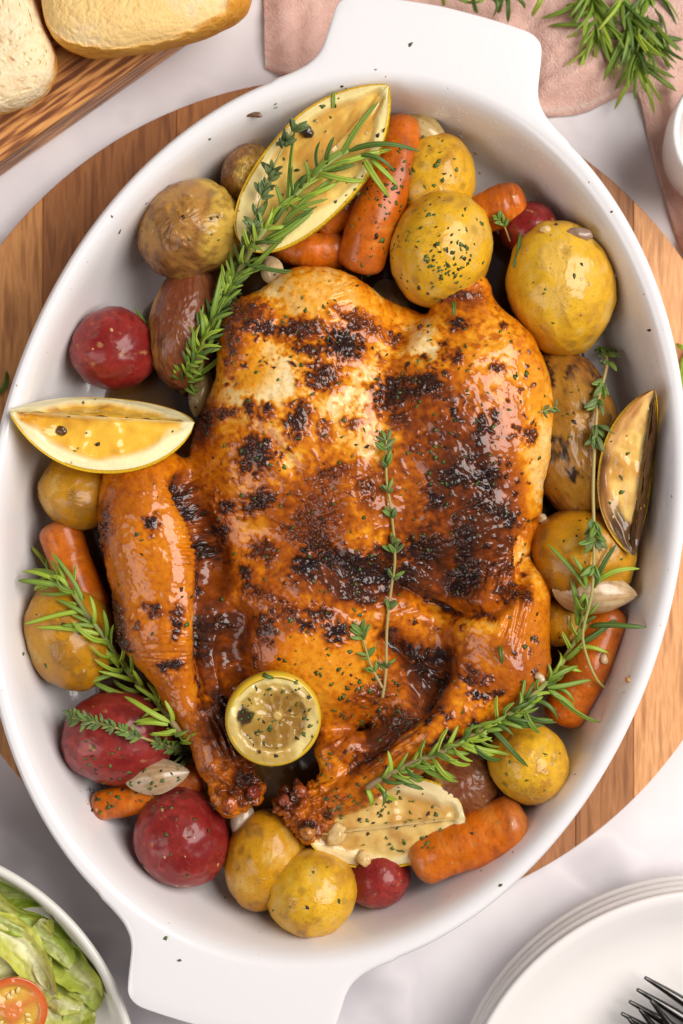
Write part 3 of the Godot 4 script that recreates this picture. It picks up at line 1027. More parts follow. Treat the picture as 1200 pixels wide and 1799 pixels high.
# a curved petal of onion or garlic skin: outline half widths along its length, in pixels
func petal(called: String, label: String, category: String, px: float, py: float, y: float, length: float, width: float, turn: float, tilt: Vector2, col: Color, s: int, bulge := 0.35) -> void:
	var nu := 26
	var nv := 40
	var v := PackedVector3Array()
	var c := PackedColorArray()
	var l := length * 0.00027
	var w := width * 0.00027
	for layer in 2:
		for j in nv:
			var t := j / (nv - 1.0)
			for i in nu:
				var u := i / (nu - 1.0) * 2.0 - 1.0
				var nn := noise_a.get_noise_2d(t * 50 + s * 80, u * 30)
				var wid := w * 0.5 * pow(maxf(0.0, sin(PI * pow(t, 0.85))), 0.7) * (1.0 + 0.25 * nn)
				var y0 := bulge * w * (1.0 - u * u) * sin(PI * t) + 0.0012 * nn
				v.append(Vector3((t - 0.5) * l, y0 - layer * 0.0014 * sin(PI * clampf(t, 0.02, 0.98)), u * wid))
				var line := noise_b.get_noise_2d(t * 20, u * 150 + s * 40)
				c.append(mixc(col, col * Color(0.7, 0.55, 0.4), 0.25 + nn + line * 0.8))
	var idx := grid_idx(nu, nv)
	var back := grid_idx(nu, nv)
	var k := nu * nv
	for e in range(0, back.size(), 3): idx.append_array(PackedInt32Array([back[e] + k, back[e + 2] + k, back[e + 1] + k]))
	var mesh := build(v, idx, mats.onion, c, Vector3.ZERO)
	var xf := Transform3D(Basis(Vector3.UP, -deg_to_rad(turn)) * Basis.from_euler(Vector3(tilt.x, 0, tilt.y)), P(px, py, y))
	var o := put(called, mesh, null, xf)
	if category: tag(o, label, category)
	hm_add(mesh, xf)

func garlic(label: String, px: float, py: float, rx: float, rz: float, turn: float, s: int, col := Color(0.78, 0.62, 0.30)) -> void:
	var at := on_top(px, py, 0.001)
	var v := PackedVector3Array()
	var c := PackedColorArray()
	for j in 14:
		var th := PI * (j + 0.02) / 13.04
		for i in 20:
			var ph := TAU * i / 20
			var d := Vector3(sin(th) * cos(ph), cos(th), sin(th) * sin(ph))
			var n := noise_a.get_noise_3d(d.x * 60 + s * 30, d.y * 60, d.z * 60)
			v.append(d * Vector3(rx, minf(rx, rz) * 0.8, rz) * 0.00027 * (1.0 + n * 0.45))
			c.append(mixc(col, col * Color(0.8, 0.6, 0.4), 0.4 + n))
	var o := put("garlic_piece", build(v, grid_idx(20, 14, true), mats.onion, c), null, Transform3D(Basis(Vector3.UP, -deg_to_rad(turn)), at))
	tag(o, label, "garlic", "chopped garlic scattered in the dish")

func make_vegetables() -> void:
	# potatoes, the deep ones first
	potato("small dark red potato deep in shadow behind the carrot stub at the upper right", 928, 400, 0.043, 52, 48, 0.018, 0, "red", 41, 0.05)
	potato("small spotted brown potato half hidden behind the lemon wedge at the top", 438, 312, 0.046, 48, 58, 0.021, 10, "brown", 3)
	potato("yellow potato beside the long carrot at the top, behind the herb covered one", 762, 318, 0.047, 74, 82, 0.022, 20, "yellow", 4, 0.06)
	potato("large smooth yellow potato strewn with herbs above the chicken's neck", 775, 437, 0.056, 90, 103, 0.027, 25, "yellow", 5, 0.055)
	potato("largest yellow potato, glossy and wrinkled, by the right wall of the dish", 984, 503, 0.053, 94, 118, 0.028, -12, "yellow", 6, 0.07)
	potato("brown roasted potato with flaking skin at the upper left", 336, 402, 0.055, 96, 84, 0.027, -18, "brown", 7, 0.09)
	potato("dark roasted potato under the big herb sprigs at the left", 325, 570, 0.046, 62, 112, 0.021, 8, "dark", 8, 0.07)
	potato("large dark golden roasted potato wedged between the chicken breast and the charred lemon", 1000, 758, 0.047, 88, 150, 0.0235, -14, "roast", 27, 0.06)
	potato("red potato above the large lemon wedge at the left wall", 200, 612, 0.047, 76, 72, 0.022, 0, "red", 9, 0.06)
	potato("yellow green potato under the large lemon wedge at the left", 138, 862, 0.045, 72, 67, 0.021, 10, "olive", 10, 0.08)
	potato("brownish yellow potato under the rosemary sprig at the left wall", 122, 1114, 0.046, 82, 96, 0.022, -25, "olive", 11, 0.09)
	potato("red potato with a thyme sprig lying on it at the lower left", 206, 1298, 0.047, 98, 84, 0.022, 15, "red", 12, 0.07)
	potato("dark red potato below the left drumstick end", 320, 1473, 0.048, 84, 88, 0.023, 0, "red", 13, 0.07)
	potato("yellow potato half hidden behind the front one at the bottom", 466, 1510, 0.046, 70, 92, 0.021, 18, "olive", 14, 0.07)
	potato("small red potato under the lower lemon wedge", 660, 1538, 0.043, 60, 56, 0.0185, 0, "red", 15, 0.04)
	potato("round yellow potato nearest the bottom handle", 547, 1567, 0.053, 80, 77, 0.024, -10, "yellow", 16, 0.055)
	potato("dark wrinkled potato under the rosemary at the lower right", 806, 1378, 0.045, 72, 66, 0.0205, 20, "dark", 17, 0.07)
	potato("round yellow potato at the lower right wall, by the rosemary stem", 928, 1338, 0.056, 72, 70, 0.024, 0, "yellow", 18, 0.06)
	potato("yellow potato with an onion petal below the charred lemon wedge", 1026, 976, 0.049, 97, 86, 0.024, 12, "olive", 19, 0.06)
	potato("little browned potato in the shadow right of the chicken thigh", 977, 1088, 0.042, 40, 46, 0.0175, 0, "olive", 20, 0.05)
	# carrots
	carrot("long carrot standing between the top lemon wedge and the yellow potatoes", [[712, 205, 0.050], [694, 290, 0.056], [655, 395, 0.059], [630, 480, 0.052]], [34, 42, 44, 42], 1)
	carrot("short carrot piece tucked under the lower edge of the top lemon wedge", [[640, 325, 0.044], [602, 370, 0.047], [560, 415, 0.045]], [24, 30, 26], 2)
	carrot("carrot lying across just above the chicken's neck", [[478, 425, 0.047], [545, 440, 0.05], [612, 442, 0.047]], [30, 35, 32], 3)
	carrot("carrot stub with its cut end up beside the largest yellow potato", [[830, 385, 0.045], [870, 368, 0.049], [926, 356, 0.05]], [36, 40, 38], 4)
	carrot("carrot between the left potatoes and the chicken thigh", [[98, 915, 0.045], [128, 1000, 0.047], [164, 1092, 0.045]], [38, 42, 38], 5)
	carrot("carrot tapering under the left drumstick below the red potato", [[160, 1418, 0.045], [235, 1402, 0.045], [360, 1362, 0.043]], [26, 34, 28], 6)
	carrot("thick bright carrot at the bottom right wall of the dish", [[722, 1520, 0.054], [815, 1480, 0.057], [926, 1434, 0.060]], [42, 52, 47], 7)
	carrot("carrot leaning on the right wall under the rosemary tip", [[1072, 1062, 0.046], [1035, 1160, 0.048], [982, 1274, 0.046]], [38, 43, 38], 8)
	# lemons
	var amber := Color(0.88, 0.50, 0.05)
	lemon_wedge("big pale lemon wedge at the top of the dish with thyme lying on it", [684, 148, 0.080], [426, 432, 0.071], 86, 176, 6, 0.08, 1, Color(0.90, 0.60, 0.15), Color(0.94, 0.74, 0.32), 0.06, 0.85, 0.5, 0.0)
	lemon_wedge("large amber lemon wedge with two cut faces resting on the left rim", [16, 722, 0.084], [342, 742, 0.076], 97, 112, -33, 0.3, 2, amber, Color(0.92, 0.80, 0.46), 0.14, 0.8, 0.62)
	lemon_wedge("whitish lemon wedge with yellow edge below the right drumstick", [540, 1470, 0.062], [818, 1438, 0.066], 88, 146, 8, 0.12, 3, Color(0.74, 0.50, 0.16), Color(0.86, 0.68, 0.36), 0.04, 0.55, 0.42)
	lemon_wedge("charred lemon wedge standing against the right wall of the dish", [1150, 684, 0.084], [1112, 976, 0.070], 78, 104, -30, 0.2, 4, Color(0.92, 0.60, 0.18), Color(0.84, 0.48, 0.16), 0.62)
	# onion
	petal("onion_petal", "pale onion petal lying across the rosemary tip at the right", "onion", 1045, 1040, 0.062, 148, 78, 4, Vector2(0.3, 0.0), Color(0.66, 0.52, 0.33), 1)
	petal("onion_petal", "translucent onion petal on the carrot below the lower left red potato", "onion", 276, 1364, 0.056, 116, 62, -8, Vector2(-0.2, 0.05), Color(0.56, 0.44, 0.30), 2)
	petal("onion_petal", "pale onion petal behind the long carrot at the top wall", "onion", 745, 232, 0.052, 100, 56, 30, Vector2(0.2, 0.1), Color(0.60, 0.46, 0.20), 3)
	petal("onion_petal", "onion petal deep in the gap above the chicken's neck notch", "onion", 692, 540, 0.034, 110, 80, 60, Vector2(0, 0), Color(0.34, 0.25, 0.13), 4)
	petal("onion_petal", "whitish onion bit left of the carrot above the neck", "onion", 478, 476, 0.058, 56, 44, 70, Vector2(0.1, 0.1), Color(0.60, 0.46, 0.26), 5)
	petal("onion_petal", "onion sliver between the chicken and the left herb sprigs", "onion", 352, 690, 0.044, 90, 44, 100, Vector2(0, 0.1), Color(0.42, 0.32, 0.14), 6)
	petal("onion_petal", "grey white onion bit under the left drumstick end", "onion", 424, 1440, 0.05, 66, 40, 110, Vector2(0, 0), Color(0.55, 0.46, 0.36), 7)

# ---- the chicken: a field of joined ellipsoids and tapered limbs, meshed as surface nets
var prims := []

func ell(px: float, py: float, y: float, rx: float, rz: float, ry: float, turn := 0.0) -> void:
	var k := UNIT * (CAM_H - y)
	prims.append({"t": 0, "c": P(px, py, y), "r": Vector3(rx * k, ry, rz * k), "b": Basis(Vector3.UP, -deg_to_rad(turn)).inverse()})

func limb(a: Array, b: Array, flat := 1.0) -> void:        # [px, py, y, radius px]
	var pa := P(a[0], a[1], a[2])
	var pb := P(b[0], b[1], b[2])
	prims.append({"t": 1, "a": pa, "d": pb - pa, "l": (pb - pa).length_squared(), "ra": a[3] * 0.000265, "rb": b[3] * 0.000265})

func prim_dist(q: Dictionary, p: Vector3) -> float:
	if q.t == 0:
		var o: Vector3 = q.b * (p - q.c)
		var r: Vector3 = q.r
		var e := o / r
		var k0 := e.length()
		var k1 := (e / r).length()
		if k1 < 0.001: return -minf(r.x, minf(r.y, r.z))
		return k0 * (k0 - 1.0) / k1
	var w: Vector3 = p - q.a
	var h := clampf(w.dot(q.d) / q.l, 0.0, 1.0)
	return (w - q.d * h).length() - lerpf(q.ra, q.rb, h)

func field(list: Array, p: Vector3, k: float) -> float:
	var d := 1.0
	for q in list:
		var e := prim_dist(q, p)
		var h := maxf(k - absf(d - e), 0.0) / k
		d = minf(d, e) - h * h * k * 0.25
	return d

func nets(list: Array, lo: Vector3, hi: Vector3, cell: float, k: float) -> Array:     # [vertices, indices]
	var n := Vector3i(ceili((hi.x - lo.x) / cell / 4.0) * 4, ceili((hi.y - lo.y) / cell / 4.0) * 4, ceili((hi.z - lo.z) / cell / 4.0) * 4)
	var sx := n.x + 1
	var sxy := sx * (n.y + 1)
	var val := PackedFloat32Array()
	val.resize(sxy * (n.z + 1))
	val.fill(9.0)
	var blocks := []
	for bz in range(0, n.z, 4):
		for by in range(0, n.y, 4):
			for bx in range(0, n.x, 4):
				var c := lo + (Vector3(bx, by, bz) + Vector3(2, 2, 2)) * cell
				var near := []
				var best := 1.0
				for q in list:
					var e := prim_dist(q, c)
					best = minf(best, e)
					near.append(e)
				if absf(best) > cell * 6.5 + k * 0.5 : continue
				var mine := []
				for i in list.size():
					if near[i] < best + cell * 8.0 + k: mine.append(list[i])
				blocks.append(Vector3i(bx, by, bz))
				for z in range(bz, bz + 5):
					for y in range(by, by + 5):
						for x in range(bx, bx + 5):
							var at := x + y * sx + z * sxy
							if val[at] > 8.0: val[at] = field(mine, lo + Vector3(x, y, z) * cell, k)
	var v := PackedVector3Array()
	var ids := {}
	var corner := [Vector3i(0, 0, 0), Vector3i(1, 0, 0), Vector3i(0, 1, 0), Vector3i(1, 1, 0), Vector3i(0, 0, 1), Vector3i(1, 0, 1), Vector3i(0, 1, 1), Vector3i(1, 1, 1)]
	var offs := []
	for c: Vector3i in corner: offs.append(c.x + c.y * sx + c.z * sxy)
	var edges := [[0, 1], [2, 3], [4, 5], [6, 7], [0, 2], [1, 3], [4, 6], [5, 7], [0, 4], [1, 5], [2, 6], [3, 7]]
	for b: Vector3i in blocks:
		for z in range(b.z, b.z + 4):
			for y in range(b.y, b.y + 4):
				for x in range(b.x, b.x + 4):
					var base := x + y * sx + z * sxy
					var neg := 0
					for o: int in offs:
						if val[base + o] < 0.0: neg += 1
					if neg == 0 or neg == 8: continue
					var sum := Vector3.ZERO
					var cnt := 0
					for e in edges:
						var a := val[base + offs[e[0]]]
						var d := val[base + offs[e[1]]]
						if (a < 0.0) != (d < 0.0):
							sum += Vector3(corner[e[0]]).lerp(Vector3(corner[e[1]]), a / (a - d))
							cnt += 1
					ids[base] = v.size()
					v.append(lo + (Vector3(x, y, z) + sum / cnt) * cell)
	var idx := PackedInt32Array()
	for b: Vector3i in blocks:
		for z in range(b.z, b.z + 4):
			for y in range(b.y, b.y + 4):
				for x in range(b.x, b.x + 4):
					var at := x + y * sx + z * sxy
					var s := val[at] < 0.0
					for ax in 3:
						var step: int = [1, sx, sxy][ax]
						if (val[at + step] < 0.0) == s or val[at + step] > 8.0: continue
						var u: int = [sx, sxy, 1][ax]
						var w: int = [sxy, 1, sx][ax]
						if not (ids.has(at) and ids.has(at - u) and ids.has(at - w) and ids.has(at - u - w)): continue
						var q0: int = ids[at]
						var q1: int = ids[at - u]
						var q2: int = ids[at - u - w]
						var q3: int = ids[at - w]
						if s: idx.append_array(PackedInt32Array([q0, q2, q1, q0, q3, q2]))
						else: idx.append_array(PackedInt32Array([q0, q1, q2, q0, q2, q3]))
	return [v, idx]

func subdivide(v: PackedVector3Array, idx: PackedInt32Array) -> Array:      # one level, rounded by the vertex normals
	var n := normals_of(v, idx)
	var s := 1.0
	var mids := {}
	var out := PackedInt32Array()
	out.resize(idx.size() * 4)
	var o := 0
	var cnt := v.size()
	for i in range(0, idx.size(), 3):
		var t := [idx[i], idx[i + 1], idx[i + 2]]
		var m := [0, 0, 0]
		for e in 3:
			var a: int = t[e]
			var b: int = t[(e + 1) % 3]
			var key := mini(a, b) * 1000000 + maxi(a, b)
			if mids.has(key): m[e] = mids[key]
			else:
				var p := (v[a] + v[b]) * 0.5
				var pa := p - n[a] * n[a].dot(p - v[a])
				var pb := p - n[b] * n[b].dot(p - v[b])
				v.append(p.lerp((pa + pb) * 0.5, 0.6 * s))
				mids[key] = cnt
				m[e] = cnt
				cnt += 1
		for q: int in [t[0], m[0], m[2], m[0], t[1], m[1], m[2], m[1], t[2], m[0], m[1], m[2]]:
			out[o] = q
			o += 1
	return [v, out]

# maps over the bird, laid flat in photo pixels at the height of its skin
const MX := 100
const MY := 430
const MS := 2
const MW := 510
const MH := 550
var map_crust := PackedFloat32Array()
var map_dark := PackedFloat32Array()
var map_fold := PackedFloat32Array()
var map_dent := PackedFloat32Array()
var map_calm := PackedFloat32Array()
var map_done := PackedFloat32Array()
var done_lut := []

func over(x: float, y: float, rx: float, ry: float, turn: float, reach: float, f: Callable) -> void:
	var r := maxf(rx, ry) * reach
	var c := cos(deg_to_rad(turn))
	var s := sin(deg_to_rad(turn))
	for j in range(maxi(0, int((y - r - MY) / MS)), mini(MH - 1, int((y + r - MY) / MS)) + 1):
		for i in range(maxi(0, int((x - r - MX) / MS)), mini(MW - 1, int((x + r - MX) / MS)) + 1):
			var dx := MX + i * MS - x
			var dy := MY + j * MS - y
			var d := sqrt(pow((dx * c + dy * s) / rx, 2) + pow((dy * c - dx * s) / ry, 2))
			if d < reach: f.call(j * MW + i, d)

func tone(x: float, y: float, rx: float, ry: float, turn: float, col: Color, amount: float) -> void:
	var stops := [[0.80, 0.03], [0.66, 0.15], [0.42, 0.3], [0.25, 0.45], [0.125, 0.6], [0.05, 0.77], [0.02, 0.9]]     # how far that colour is browned
	var v := 0.9
	if col.g >= 0.8: v = 0.03
	for q in stops.size() - 1:
		if col.g <= stops[q][0] and col.g > stops[q + 1][0]: v = remap(col.g, stops[q][0], stops[q + 1][0], stops[q][1], stops[q + 1][1])
	over(x, y, rx, ry, turn, 1.3, func(k: int, d: float): map_done[k] = lerpf(map_done[k], v, amount * (1.0 - sstep(0.5, 1.3, d))))

func browning(t: float) -> Color:
	return done_lut[clampi(int(t * 255.0), 0, 279)]

func burn(x: float, y: float, rx: float, ry: float, turn: float, dark: float) -> void:
	over(x, y, rx, ry, turn, 1.6, func(k: int, d: float):
		var c := 1.0 - d
		if c > map_crust[k]:
			map_crust[k] = c
		map_dark[k] = maxf(map_dark[k], dark * (1.0 - sstep(0.9, 1.6, d))))

func fold(x: float, y: float, rx: float, ry: float, turn: float, amount: float) -> void:
	over(x, y, rx, ry, turn, 1.0, func(k: int, d: float): map_fold[k] = maxf(map_fold[k], amount * (1.0 - sstep(0.5, 1.0, d))))

func crease(pts: Array, depth: float, width: float) -> void:      # depth in metres, width in pixels
	for q in pts.size() - 1:
		var a: Vector2 = pts[q]
		var b: Vector2 = pts[q + 1]
		var m := (a + b) * 0.5
		var r := a.distance_to(b) * 0.5 + width * 2.2
		for j in range(maxi(0, int((m.y - r - MY) / MS)), mini(MH - 1, int((m.y + r - MY) / MS)) + 1):
			for i in range(maxi(0, int((m.x - r - MX) / MS)), mini(MW - 1, int((m.x + r - MX) / MS)) + 1):
				var p := Vector2(MX + i * MS, MY + j * MS)
				var h := clampf((p - a).dot(b - a) / (b - a).length_squared(), 0.0, 1.0)
				var d := p.distance_to(a + (b - a) * h) / width
				var k := j * MW + i
				map_dent[k] = maxf(map_dent[k], depth * exp(-d * d))

func paint_maps() -> void:
	var stops := [0.0, Color(0.94, 0.80, 0.50), 0.15, Color(0.92, 0.63, 0.23), 0.3, Color(0.82, 0.37, 0.022), 0.45, Color(0.66, 0.205, 0.004), 0.6, Color(0.40, 0.098, 0.005), 0.75, Color(0.20, 0.042, 0.007), 0.9, Color(0.055, 0.017, 0.008), 1.1, Color(0.014, 0.009, 0.008)]
	for i in 280:
		var t := i / 255.0
		var c: Color = stops[15]
		for q in range(0, stops.size() - 2, 2):
			if t >= stops[q] and t <= stops[q + 2]: c = stops[q + 1].lerp(stops[q + 3], (t - stops[q]) / (stops[q + 2] - stops[q]))
		done_lut.append(c)
	var nn := MW * MH
	map_crust.resize(nn)
	map_crust.fill(-1.0)
	map_dark.resize(nn)
	map_fold.resize(nn)
	map_dent.resize(nn)
	map_calm.resize(nn)
	for q in [[262, 990, 110, 200, -6], [570, 1180, 130, 90, 0], [905, 1120, 80, 120, -6], [575, 530, 90, 50, 10], [930, 760, 60, 150, 0], [430, 930, 70, 60, 0], [300, 1200, 60, 80, -20], [490, 670, 80, 60, 0]]:
		over(q[0], q[1], q[2], q[3], q[4], 1.2, func(k: int, dd: float): map_calm[k] = maxf(map_calm[k], 0.72 * (1.0 - sstep(0.6, 1.2, dd))))
	map_done.resize(nn)
	map_done.fill(0.47)
	var cream := Color(0.93, 0.66, 0.26)
	var white := Color(0.93, 0.79, 0.48)
	var gold := Color(0.88, 0.42, 0.020)
	var orange := Color(0.78, 0.25, 0.004)
	var brown := Color(0.34, 0.078, 0.006)
	var deep := Color(0.185, 0.040, 0.007)
	var olive := Color(0.26, 0.145, 0.025)
	# broad tones
	tone(500, 720, 160, 170, 15, gold, 0.75)
	tone(620, 800, 150, 160, 15, gold, 0.6)
	tone(860, 650, 140, 130, 0, gold, 0.75)
	tone(785, 860, 140, 180, 12, brown, 1.0)
	tone(800, 870, 110, 130, 12, deep, 0.6)
	tone(760, 740, 90, 80, 0, brown, 0.75)
	tone(850, 970, 90, 100, 0, deep, 0.55)
	tone(760, 1010, 90, 70, 20, deep, 0.55)
	tone(700, 900, 60, 130, 10, orange, 0.5)
	tone(740, 590, 90, 50, -20, gold, 0.8)
	tone(500, 650, 130, 120, -20, cream, 0.6)
	tone(575, 520, 110, 62, 15, cream, 0.9)
	tone(560, 500, 70, 40, 15, gold, 0.5)
	tone(470, 510, 42, 30, -20, cream, 0.9)
	tone(500, 620, 60, 40, -20, cream, 0.7)
	tone(505, 660, 66, 46, -30, white, 0.85)
	tone(445, 690, 50, 44, 0, white, 0.85)
	tone(440, 645, 40, 40, 0, gold, 0.8)
	tone(410, 600, 40, 60, 10, orange, 0.75)
	tone(500, 780, 34, 60, 10, cream, 0.75)
	tone(420, 770, 50, 40, 0, orange, 0.65)
	tone(600, 690, 50, 40, -30, cream, 0.65)
	tone(640, 650, 40, 60, 20, cream, 0.7)
	tone(640, 770, 60, 50, 0, cream, 0.7)
	tone(625, 850, 36, 30, 0, cream, 0.5)
	tone(640, 930, 44, 50, 0, gold, 0.85)
	tone(700, 600, 60, 28, -20, cream, 0.85)
	tone(752, 580, 26, 44, 20, white, 0.95)
	tone(800, 560, 60, 50, 0, orange, 0.7)
	tone(815, 520, 40, 22, 0, brown, 0.7)
	tone(950, 790, 38, 120, 4, cream, 0.9)
	tone(945, 690, 40, 70, -12, gold, 0.9)
	tone(895, 760, 30, 90, 6, Color(0.60, 0.20, 0.012), 0.8)
	tone(930, 1010, 26, 90, -8, gold, 0.95)
	tone(905, 1070, 60, 60, 0, Color(0.64, 0.25, 0.045), 0.7)
	tone(820, 1095, 80, 26, 22, cream, 0.7)
	tone(715, 1085, 80, 40, 15, Color(0.6, 0.27, 0.06), 0.8)
	tone(890, 1170, 80, 70, 0, Color(0.56, 0.165, 0.012), 0.8)
	tone(850, 1205, 44, 30, 15, brown, 0.85)
	tone(780, 1270, 110, 60, -30, orange, 0.8)
	tone(700, 1330, 70, 40, -30, Color(0.56, 0.24, 0.02), 0.7)
	tone(420, 920, 90, 70, 0, Color(0.86, 0.34, 0.004), 0.9)
	tone(560, 1170, 110, 100, 0, Color(0.84, 0.36, 0.006), 0.9)
	tone(620, 1210, 80, 40, -20, gold, 0.7)
	tone(520, 930, 70, 60, 0, Color(0.5, 0.14, 0.012), 0.6)
	tone(590, 880, 80, 90, 0, Color(0.44, 0.13, 0.018), 0.55)
	tone(540, 1060, 80, 50, 0, Color(0.46, 0.14, 0.012), 0.6)
	tone(420, 1200, 60, 60, 0, brown, 0.75)
	tone(440, 1130, 60, 60, 0, brown, 0.6)
	tone(650, 1250, 80, 44, -25, olive, 0.75)
	tone(720, 1215, 60, 50, -20, Color(0.36, 0.19, 0.05), 0.8)
	tone(670, 1310, 70, 24, -48, deep, 0.9)
	tone(610, 1320, 40, 40, 0, brown, 0.6)
	tone(560, 1420, 80, 40, -35, Color(0.42, 0.15, 0.016), 0.85)
	tone(505, 1410, 30, 30, 0, deep, 0.8)
	tone(545, 1462, 26, 20, 0, brown, 0.8)
	tone(270, 960, 90, 140, -10, Color(0.78, 0.25, 0.005), 0.9)
	tone(235, 1010, 60, 110, -8, Color(0.56, 0.19, 0.02), 0.6)
	tone(330, 960, 50, 110, 0, Color(0.74, 0.29, 0.015), 0.7)
	tone(250, 860, 70, 50, -40, Color(0.54, 0.21, 0.02), 0.7)
	tone(180, 930, 18, 60, 15, deep, 0.7)
	tone(205, 1090, 18, 60, -20, deep, 0.85)
	tone(355, 1085, 26, 34, 0, Color(0.55, 0.40, 0.12), 0.8)
	tone(310, 1210, 70, 90, -25, Color(0.56, 0.20, 0.015), 0.8)
	tone(395, 1290, 40, 100, -22, Color(0.20, 0.055, 0.012), 0.85)
	tone(345, 1220, 18, 24, 0, Color(0.60, 0.42, 0.16), 0.8)
	tone(350, 1330, 26, 70, -20, Color(0.36, 0.14, 0.025), 0.6)
	tone(415, 1390, 50, 40, 0, Color(0.24, 0.06, 0.014), 0.85)
	tone(400, 1412, 18, 16, 0, Color(0.52, 0.13, 0.02), 0.9)
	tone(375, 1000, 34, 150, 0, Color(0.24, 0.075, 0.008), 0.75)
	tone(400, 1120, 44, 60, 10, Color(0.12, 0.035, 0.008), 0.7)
	tone(600, 900, 90, 90, 0, Color(0.36, 0.095, 0.010), 0.55)
	tone(470, 1010, 90, 50, 20, Color(0.44, 0.12, 0.008), 0.5)
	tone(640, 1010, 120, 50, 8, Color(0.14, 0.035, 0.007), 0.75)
	tone(640, 945, 34, 36, 0, gold, 0.6)
	tone(620, 870, 26, 30, 0, cream, 0.4)
	tone(540, 850, 50, 60, 0, Color(0.5, 0.14, 0.008), 0.4)
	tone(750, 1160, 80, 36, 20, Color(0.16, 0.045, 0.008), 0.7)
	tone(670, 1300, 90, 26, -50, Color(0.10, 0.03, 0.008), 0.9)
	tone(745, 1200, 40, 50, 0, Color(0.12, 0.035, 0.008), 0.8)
	tone(330, 870, 24, 50, -30, Color(0.12, 0.035, 0.008), 0.8)
